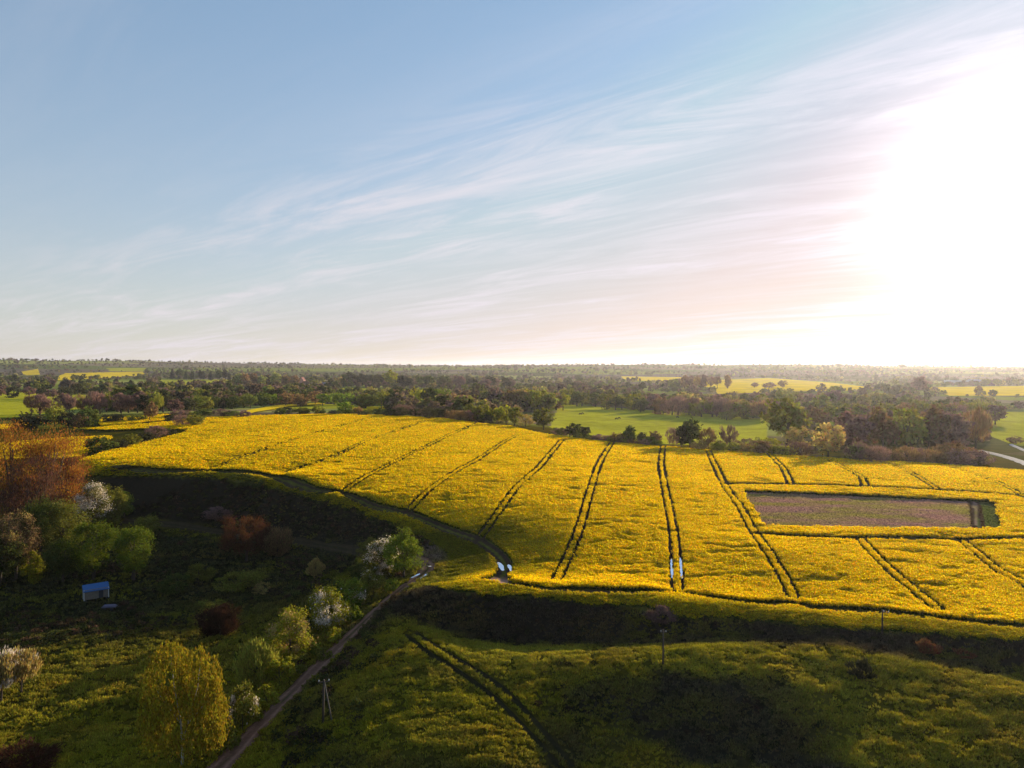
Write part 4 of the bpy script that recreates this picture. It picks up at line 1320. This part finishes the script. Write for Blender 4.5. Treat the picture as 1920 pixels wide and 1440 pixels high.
for (px, py, h, w, s, c, lab) in [
  (1048,817,16,34,'bare_bush',P_,'low purplish scrub at the foot of the round lone tree'),
  (1075,821,30,34,'round',D_,'dark round tree first along the pasture hedge from the lone tree'),
  (1098,825,26,24,'round','blackish','smaller dark tree second along the pasture hedge from the lone tree'),
  (1122,828,16,34,'bare_bush',P_,'purplish low scrub in the pasture hedge after the two dark trees'),
  (1148,831,16,36,'bare_bush',BR,'brown low scrub in the middle of the pasture hedge'),
  (1166,832,19,24,'bush',O,'olive bush in the pasture hedge before the peaked tree'),
  (1183,834,38,28,'oval',D_,'peaked dark tree in the pasture hedge'),
  (1203,836,27,22,'round','blackish','dark tree just past the peaked tree in the pasture hedge'),
  (1228,838,31,28,'round',BR,'brown tree ending the pasture hedge, before the gap'),
  (1262,842,38,28,'bare_round',P_,'purplish tree starting the next clump, after the gap in the hedge'),
  (1278,843,46,26,'round','blackish','blackish tree in the middle of the clump after the gap'),
  (1294,843,58,40,'oval',D_,'tallest dark tree of the clump after the gap'),
  (1328,846,46,38,'bare_spread',BR,'feathery leafless willow, nearer the dark clump'),
  (1368,847,50,36,'bare_spread',P_,'feathery purplish willow beside the white bales'),
  (1350,848,24,26,'bare_bush',TA,'tan scrub between the two feathery willows'),
  (1398,846,27,34,'bush',BR,'brown bush behind the white bales'),
  (1425,847,28,36,'bush',O,'olive bush next to the brown bush behind the bales'),
  (1448,850,32,36,'bush',Y_,'yellow-green bush at the start of the big grove'),
  (1475,836,88,84,'round',O,'biggest domed tree of the grove by the pasture'),
  (1502,850,50,66,'wide',TA,'tan spreading tree in front of the biggest domed tree'),
  (1535,812,46,46,'round',BR,'brown tree behind the tan spreading tree'),
  (1563,805,44,54,'round',O,'olive round tree deep in the big grove'),
  (1553,860,66,58,'round',TA,'tan tree with a flat crown at the field edge of the big grove'),
  (1500,858,30,72,'bare_bush',P_,'purplish undergrowth below the tan spreading tree'),
  (1462,854,22,40,'bare_bush',P_,'purplish undergrowth at the start of the big grove'),
  (1592,852,78,70,'round',P_,'dark purplish round tree next to the flat-crowned tan tree'),
  (1606,866,36,40,'bush',PA,'pale green bush at the field edge below the dark purplish tree'),
  (1655,854,82,64,'round',BR,'brown round tree, first of the tall row past the grove'),
  (1699,852,84,60,'round',O,'olive round tree, second of the tall row past the grove'),
  (1741,850,80,66,'round',BR,'brown round tree, third of the tall row past the grove'),
  (1784,852,76,56,'oval',P_,'purplish oval tree, fourth of the tall row past the grove'),
  (1829,850,78,52,'bare_spread',BR,'leafless fan-shaped tree ending the tall row by the road'),
  (1866,796,32,36,'round',P_,'purplish round tree standing alone in the far meadow'),
  (1905,832,12,30,'bush',BR,'small brown bush by the short piece of road'),
  (1362,788,19,36,'bush',O,'dome-shaped bush in the pasture'),
  (735,726,32,37,'round',Y_,'big yellow-green round tree in front of the dark wood'),
  (640,724,18,15,'oval',TA,'small pale oval tree in front of the dark wood'),
  (590,724,13,22,'bush',Y_,'yellow bush beside the pink farmhouse'),
  (1415,728,11,14,'round',P_,'smallest tree standing in the far yellow field'),
  (1442,731,14,26,'round',P_,'wider purplish tree in the far yellow field'),
  (1468,728,15,18,'round',BR,'brown tree in the far yellow field'),
  (1723,737,28,26,'oval',P_,'dark tree at the corner of the farthest yellow field'),
  (1834,743,18,13,'round',BR,'tree standing alone before the farthest yellow field')]:
    b = 'bush' if ('bush' in lab.split(',')[0] or 'scrub' in lab or 'undergrowth' in lab) else 'tree'
    plant(px, py, h, w, s, c, lab, b, b)
row([(1040,816),(1110,828),(1240,840)], 16, (14,24), 1.35, ['bush','bare_bush','round'], [O,P_,BR,D_], 'from the round lone tree in the pasture hedge', 'low growth of the pasture hedge', 'bush', 'bush', jx=4, jy=1)
row([(1305,846),(1380,850),(1480,857)], 11, (18,30), 1.25, ['bush','round','bare_bush'], [O,BR,TA,Y_], 'from the dark clump in the willow hedge', 'low growth of the willow hedge', 'bush', 'bush', jx=4, jy=1)
row([(1615,868),(1840,872)], 12, (24,40), 1.5, ['bare_bush','bush','bare_wide'], [P_,BR], 'from the big grove in the roadside thicket', 'purplish thicket between field and road', 'bush', 'bush')
row([(1575,800),(1850,792)], 14, (34,44), 1.2, ['round','bare_round','wide'], [P_,BR,O], 'from the domed tree behind the tall row', 'row behind the tall grove')
row([(1245,778),(1440,787)], 14, (32,40), 1.25, ['bare_round','bush','bare_bush'], [P_,BR,O], 'from the pasture top in the purplish belt', 'purplish belt behind the pasture')
row([(1062,760),(1130,766),(1222,773)], 10, (26,36), 1.2, ['round','bush','bare_round'], [D_,O,P_,Y_], 'from the tan grove along the pasture top', 'belt at the top corner of the pasture')
row([(955,770),(1060,770)], 8, (32,42), .9, ['round','oval'], [TA,O,BR,Y_], 'from the dark thicket in the tan grove', 'tan grove at the pasture corner')
row([(500,762),(620,760),(760,764)], 16, (22,28), 1.1, ['round','bush','wide'], [O,D_,G,BR], 'from the yellow wedge in the farmhouse hedgerow', 'hedgerow below the farmhouse')
row([(330,772),(400,766),(490,764)], 10, (24,30), 1.1, ['round','bush','bare_round'], [D_,O,'blackish'], 'from the small lone tree in the dark hedgerow', 'hedgerow beside the yellow wedge')
plant(376, 757, 26, 26, 'round', Y_, 'bright yellow-green tree catching the sun above the dark hedgerow')
row([(205,774),(325,775)], 8, (28,38), .9, ['bare_round','round','bare_oval'], [P_,'blackish',BR,O], 'from the green meadow in the dim row', 'dim row behind the yellow strip')
row([(62,778),(190,778)], 8, (26,38), .8, ['bare_spread','bare_round','bare_oval'], [P_,BR], 'from the picture edge in the meadow row', 'leafless row by the green meadow')
row([(330,782),(458,782)], 9, (11,16), 1.9, ['bush','bare_bush'], ['blackish',P_,D_], 'from the twin bushes in the dark hedge', 'dark hedge over the yellow strip', 'bush', 'bush')
row([(640,724),(715,724)], 8, (20,25), .8, ['round','oval','conifer'], ['blackish',D_], 'from the farmhouse in the dark wood', 'dark wood, near part')
row([(758,727),(960,730)], 16, (20,27), .9, ['round','oval','bare_round'], ['blackish',D_,P_], 'past the yellow-green tree in the dark wood', 'dark wood, long part')
row([(327,711),(435,712)], 13, (15,19), .65, ['conifer','oval'], ['blackish',D_], 'from the picture edge in the conifer block', 'dark conifer block')
row([(440,723),(555,723)], 10, (17,25), .85, ['round','oval'], [O,D_,PA,BR], 'from the conifer block in the farm grove', 'farm grove')
row([(1282,731),(1362,731)], 7, (22,30), .6, ['bare_spread','bare_poplar'], [P_,BR], 'in the thin row before the far yellow field', 'thin trees before the far yellow field', jx=4)
row([(1375,756),(1560,760)], 10, (20,30), 1.2, ['round','bare_round'], [P_,BR,O], 'in the belt below the far yellow field', 'belt below the far yellow field')
row([(0,746),(120,748),(330,748)], 14, (16,24), 1.2, ['round','bush','bare_round'], ['blackish',P_,D_], 'from the picture edge above the green meadow', 'dark belt over the green meadow')

# ------------------------------------------------------------------ hut, poles, bales, cattle, farm buildings


def hut():
    x, y, z = at(180, 1124)
    d = math.hypot(x, y); w = 37 / F * d; h = 22 / F * d
    o = thing('hut', 'small tan hut with a blue sheet roof and pale corner boards in the shaded hollow', 'hut', (x, y, z), math.atan2(-x, y) + 0.12)
    b = MB(); b.box((0, 0, h * .42 + .25), (w * .94, 1.6, h * .72)); b.build('wall', M_TAN, o)
    b = MB()
    for sx in (-1, 1):
        for sy in (-1, 1): b.box((sx * w * .475, sy * .81, h * .42 + .2), (.14, .08, h * .78))
    b.build('corner_board', M_WHITE, o)
    b = MB()
    v = [(-w * .51, -1.1, h * .74), (w * .51, -1.1, h * .74), (w * .51, 1.0, h * 1.10), (-w * .51, 1.0, h * 1.10)]
    b.add([tuple(p) for p in v] + [(p[0], p[1], p[2] + .12) for p in v], [(3, 2, 1, 0), (4, 5, 6, 7), (0, 1, 5, 4), (1, 2, 6, 5), (2, 3, 7, 6), (3, 0, 4, 7)])
    b.build('roof', M_BLUE, o)
    b = MB()
    for sx in (-.4, 0, .4):
        for sy in (-.6, .6): b.box((sx * w, sy, .05), (.3, .3, .55))
    b.build('footing', M_DARK, o)
    b = MB(); b.box((w * .18, -.835, h * .36 + .2), (.85, .06, h * .55)); b.build('door', M_DARK, o)


hut()


def flat_trailer():
    x, y, z = at(205, 1143)
    o = thing('trailer', 'low flat trailer under a faded lilac sheet in front of the hut', 'trailer', (x, y, z), 0.15)
    b = MB(); b.box((0, 0, .62), (2.9, 1.5, .14)); b.build('deck', M_DARK, o)
    b = MB(); b.box((0, 0, .84), (2.7, 1.3, .30), .8); b.build('tarpaulin', M_LILAC, o)
    for sx in (-.75, .75):
        b = MB()
        for sy in (-1, 1): b.tube([(sx, sy * .80 - .09, .32), (sx, sy * .80 + .09, .32)], [.32, .32], 14)
        b.build('wheel', M_DARK, o)
    b = MB(); b.tube([(1.4, 0, .6), (2.3, 0, .45)], [.05, .04]); b.build('drawbar', M_DARK, o)


flat_trailer()


def a_pole():
    x, y, z = at(611, 1356); d = math.hypot(x, y); h = 84 / F * d
    o = thing('utility_pole', 'two-legged timber pole on the meadow beside the dirt track', 'pole', (x, y, z - .2), math.atan2(-x, y))
    s = 1 / F * d
    b = MB(); b.tube([(-5 * s, 0, 0), (-4.2 * s, 0, h * .5), (-3.0 * s, 0, h)], [.17, .15, .12], 9); b.build('leg', M_WOODPOLE, o, sm=True)
    b = MB(); b.tube([(12 * s, -.4, -.05), (4.6 * s, -.2, h * .5), (-2.4 * s, 0, h * .97)], [.11, .09, .08], 9); b.build('leg', plain('grey_pole', (.11, .095, .08), .85, .3), o, sm=True)
    b = MB(); b.box((-3 * s, 0, h * .95), (1.5, .1, .12)); b.build('crossarm', M_WOODPOLE, o)
    for k in (-.65, 0, .65):
        b = MB(); b.tube([(-3 * s + k, 0, h * .95 + .05), (-3 * s + k, 0, h * .95 + .16), (-3 * s + k, 0, h * .95 + .3)], [.03, .07, .05], 8); b.build('insulator', M_WHITE, o, sm=True)


def one_pole(px, py, hpx, label, bracket):
    x, y, z = at(px, py); d = math.hypot(x, y); h = hpx / F * d
    o = thing('utility_pole', label, 'pole', (x, y, z - .2), math.atan2(-x, y), 'single timber poles')
    b = MB(); b.tube([(0, 0, 0), (.02, 0, h * .5), (0, 0, h)], [.15, .13, .10], 9); b.build('post', M_WOODPOLE, o, sm=True)
    b = MB(); b.box((.05 if not bracket else .45, 0, h * .93), (.9 if not bracket else 1.0, .1, .1)); b.build('crossarm', M_WOODPOLE, o)
    for k in ((-.3, .4) if not bracket else (.2, .85)):
        b = MB(); b.tube([(k, 0, h * .93 + .05), (k, 0, h * .93 + .14), (k, 0, h * .93 + .27)], [.03, .07, .05], 8); b.build('insulator', M_WHITE, o, sm=True)


a_pole()
one_pole(1243, 1248, 70, 'single timber pole on the meadow in front of the shaded bank', False)
one_pole(1654, 1190, 44, 'single timber pole at the crop edge with a one-sided bracket', True)


def bale(px, py, r, L, rz, label):
    x, y, z = at(px, py)
    b = MB(); b.tube([(-L / 2, 0, r), (-L / 2 + .12, 0, r), (L / 2 - .12, 0, r), (L / 2, 0, r)], [r * .86, r, r, r * .86], 18)
    o = b.build('wrapped_bale', M_WRAP, None, (x, y, z - .03), sm=True); o.rotation_euler.z = rz
    tag(o, label, 'bale', 'white wrapped bales below the willows')


bale(1384, 841, .62, 1.3, .3, 'white wrapped bale at the willow end of the bale row')
bale(1392, 842, .60, 1.6, .1, 'white wrapped bale touching the brightest one in the bale row')
bale(1397, 841.5, .80, 1.5, .5, 'largest and brightest white wrapped bale of the row')
bale(1406, 842.5, .55, 1.8, 0, 'low long white wrapped bale in the middle of the row')
bale(1419, 843, .62, 1.3, .8, 'white wrapped bale at the olive bush end of the row')


def cow_mesh():
    """one skinned figure: head, neck, barrel, four jointed legs and tail, head down grazing"""
    J = [(0, 0, 1.05), (-.55, 0, 1.12), (.45, 0, 1.1), (.85, 0, 1.05), (1.12, 0, .62), (1.32, 0, .25), (-.85, 0, 1.15), (-.98, 0, .7),
         (.55, .2, .75), (.56, .2, .38), (.55, .2, 0), (.55, -.2, .75), (.60, -.2, .38), (.62, -.2, 0),
         (-.62, .2, .75), (-.72, .2, .42), (-.66, .2, 0), (-.62, -.2, .75), (-.70, -.2, .42), (-.62, -.2, 0)]
    E = [(0, 1), (0, 2), (2, 3), (3, 4), (4, 5), (1, 6), (6, 7), (2, 8), (8, 9), (9, 10), (2, 11), (11, 12), (12, 13), (1, 14), (14, 15), (15, 16), (1, 17), (17, 18), (18, 19)]
    R = [.40, .36, .36, .22, .15, .09, .07, .03, .13, .08, .06, .13, .08, .06, .15, .08, .06, .15, .08, .06]
    me = bpy.data.meshes.new('cow'); me.from_pydata(J, E, []); me.materials.append(M_COW)
    o = bpy.data.objects.new('cow', me); COL.objects.link(o)
    md = o.modifiers.new('skin', 'SKIN')
    o.modifiers.new('sub', 'SUBSURF').levels = 1
    for v, r in zip(me.skin_vertices[0].data, R): v.radius = (r, r)
    me.skin_vertices[0].data[0].use_root = True
    return o


cow0 = cow_mesh()
for i, (px, py, rz, lab) in enumerate([(1092,777,.2,'grazing dark cow nearest the top corner of the pasture'), (1088,778,2.6,'dark cow close behind the one nearest the top corner of the pasture'),
                                       (1161,786,.4,'lone grazing dark cow in the middle of the pasture'), (1156,787,3.4,'dark cow a few steps from the lone middle one'), (1270,784,.1,'grazing dark cow nearest the tallest dark clump')]):
    c = cow0 if i == 0 else cow0.copy()
    if i: COL.objects.link(c)
    x, y, z = at(px, py); c.location = (x, y, z); c.rotation_euler.z = rz
    s = 1.25; c.scale = (s, s, s)
    tag(c, lab, 'cow', 'cattle grazing in the pasture')


def house(name, label, px, py, wpx, hwall, hroof, depth, wall_m, roof_m, cat, win=3, rz=0.0):
    x, y, z = at(px, py); d = math.hypot(x, y); w = wpx / F * d
    o = thing(name, label, cat, (x, y, z - .5), math.atan2(-x, y) + rz)
    b = MB(); b.box((0, 0, hwall / 2), (w, depth, hwall))
    b.add([(-w / 2, -depth / 2, hwall), (-w / 2, depth / 2, hwall), (-w / 2, 0, hwall + hroof), (w / 2, -depth / 2, hwall), (w / 2, depth / 2, hwall), (w / 2, 0, hwall + hroof)], [(0, 2, 1), (3, 4, 5), (0, 3, 5, 2), (1, 2, 5, 4)])
    b.build('wall', wall_m, o)
    b = MB(); b.gable((0, 0, hwall + .03), w, depth, hroof, .4, .25); b.build('roof', roof_m, o)
    for k in range(win):
        b = MB(); b.box(((k + .5) / win * w * .9 - w * .45, -depth / 2 - .03, hwall * .55), (w * .1, .08, hwall * .3)); b.build('window', M_DARK, o)
    b = MB(); b.box((w * .02, -depth / 2 - .04, hwall * .2 + .1), (min(3.5, w * .08), .08, hwall * .4)); b.build('door', M_WOODPOLE, o)


house('farmhouse', 'tall pink farmhouse with a red roof between the farm grove and the yellow bush', 567, 721, 9, 11, 7, 11, M_PINK, M_TILE, 'house', 3, 1.1)
house('cottage', 'low white building beside the yellow bush, in front of the dark wood', 607, 723, 12, 4, 3.5, 9, M_WHITE, M_GREYROOF, 'house', 4)
house('barn', 'long low white barn behind the farthest yellow field', 1797, 718, 40, 4.5, 3, 18, M_WHITE, M_WHITE, 'barn', 8)
house('barn', 'grey-blue roofed barn at the end of the long white barn', 1830, 718, 22, 5, 5, 22, M_GREYROOF, M_GREYROOF, 'barn', 4)


# ------------------------------------------------------------------ haze: even pale air over the whole country


def build_haze():
    b = MB(); b.box((0, 0, 60), (27000, 27000, 170))
    m, T, out = mat('haze_air')
    v = T.n('ShaderNodeVolumePrincipled')
    v.inputs['Color'].default_value = rgb(0.94, 0.92, 1.0)
    v.inputs['Density'].default_value = 0.000034
    v.inputs['Anisotropy'].default_value = 0.6
    T.l(v.outputs[0], out.inputs['Volume'])
    o = b.build('haze', m); o['kind'] = 'stuff'


build_haze()
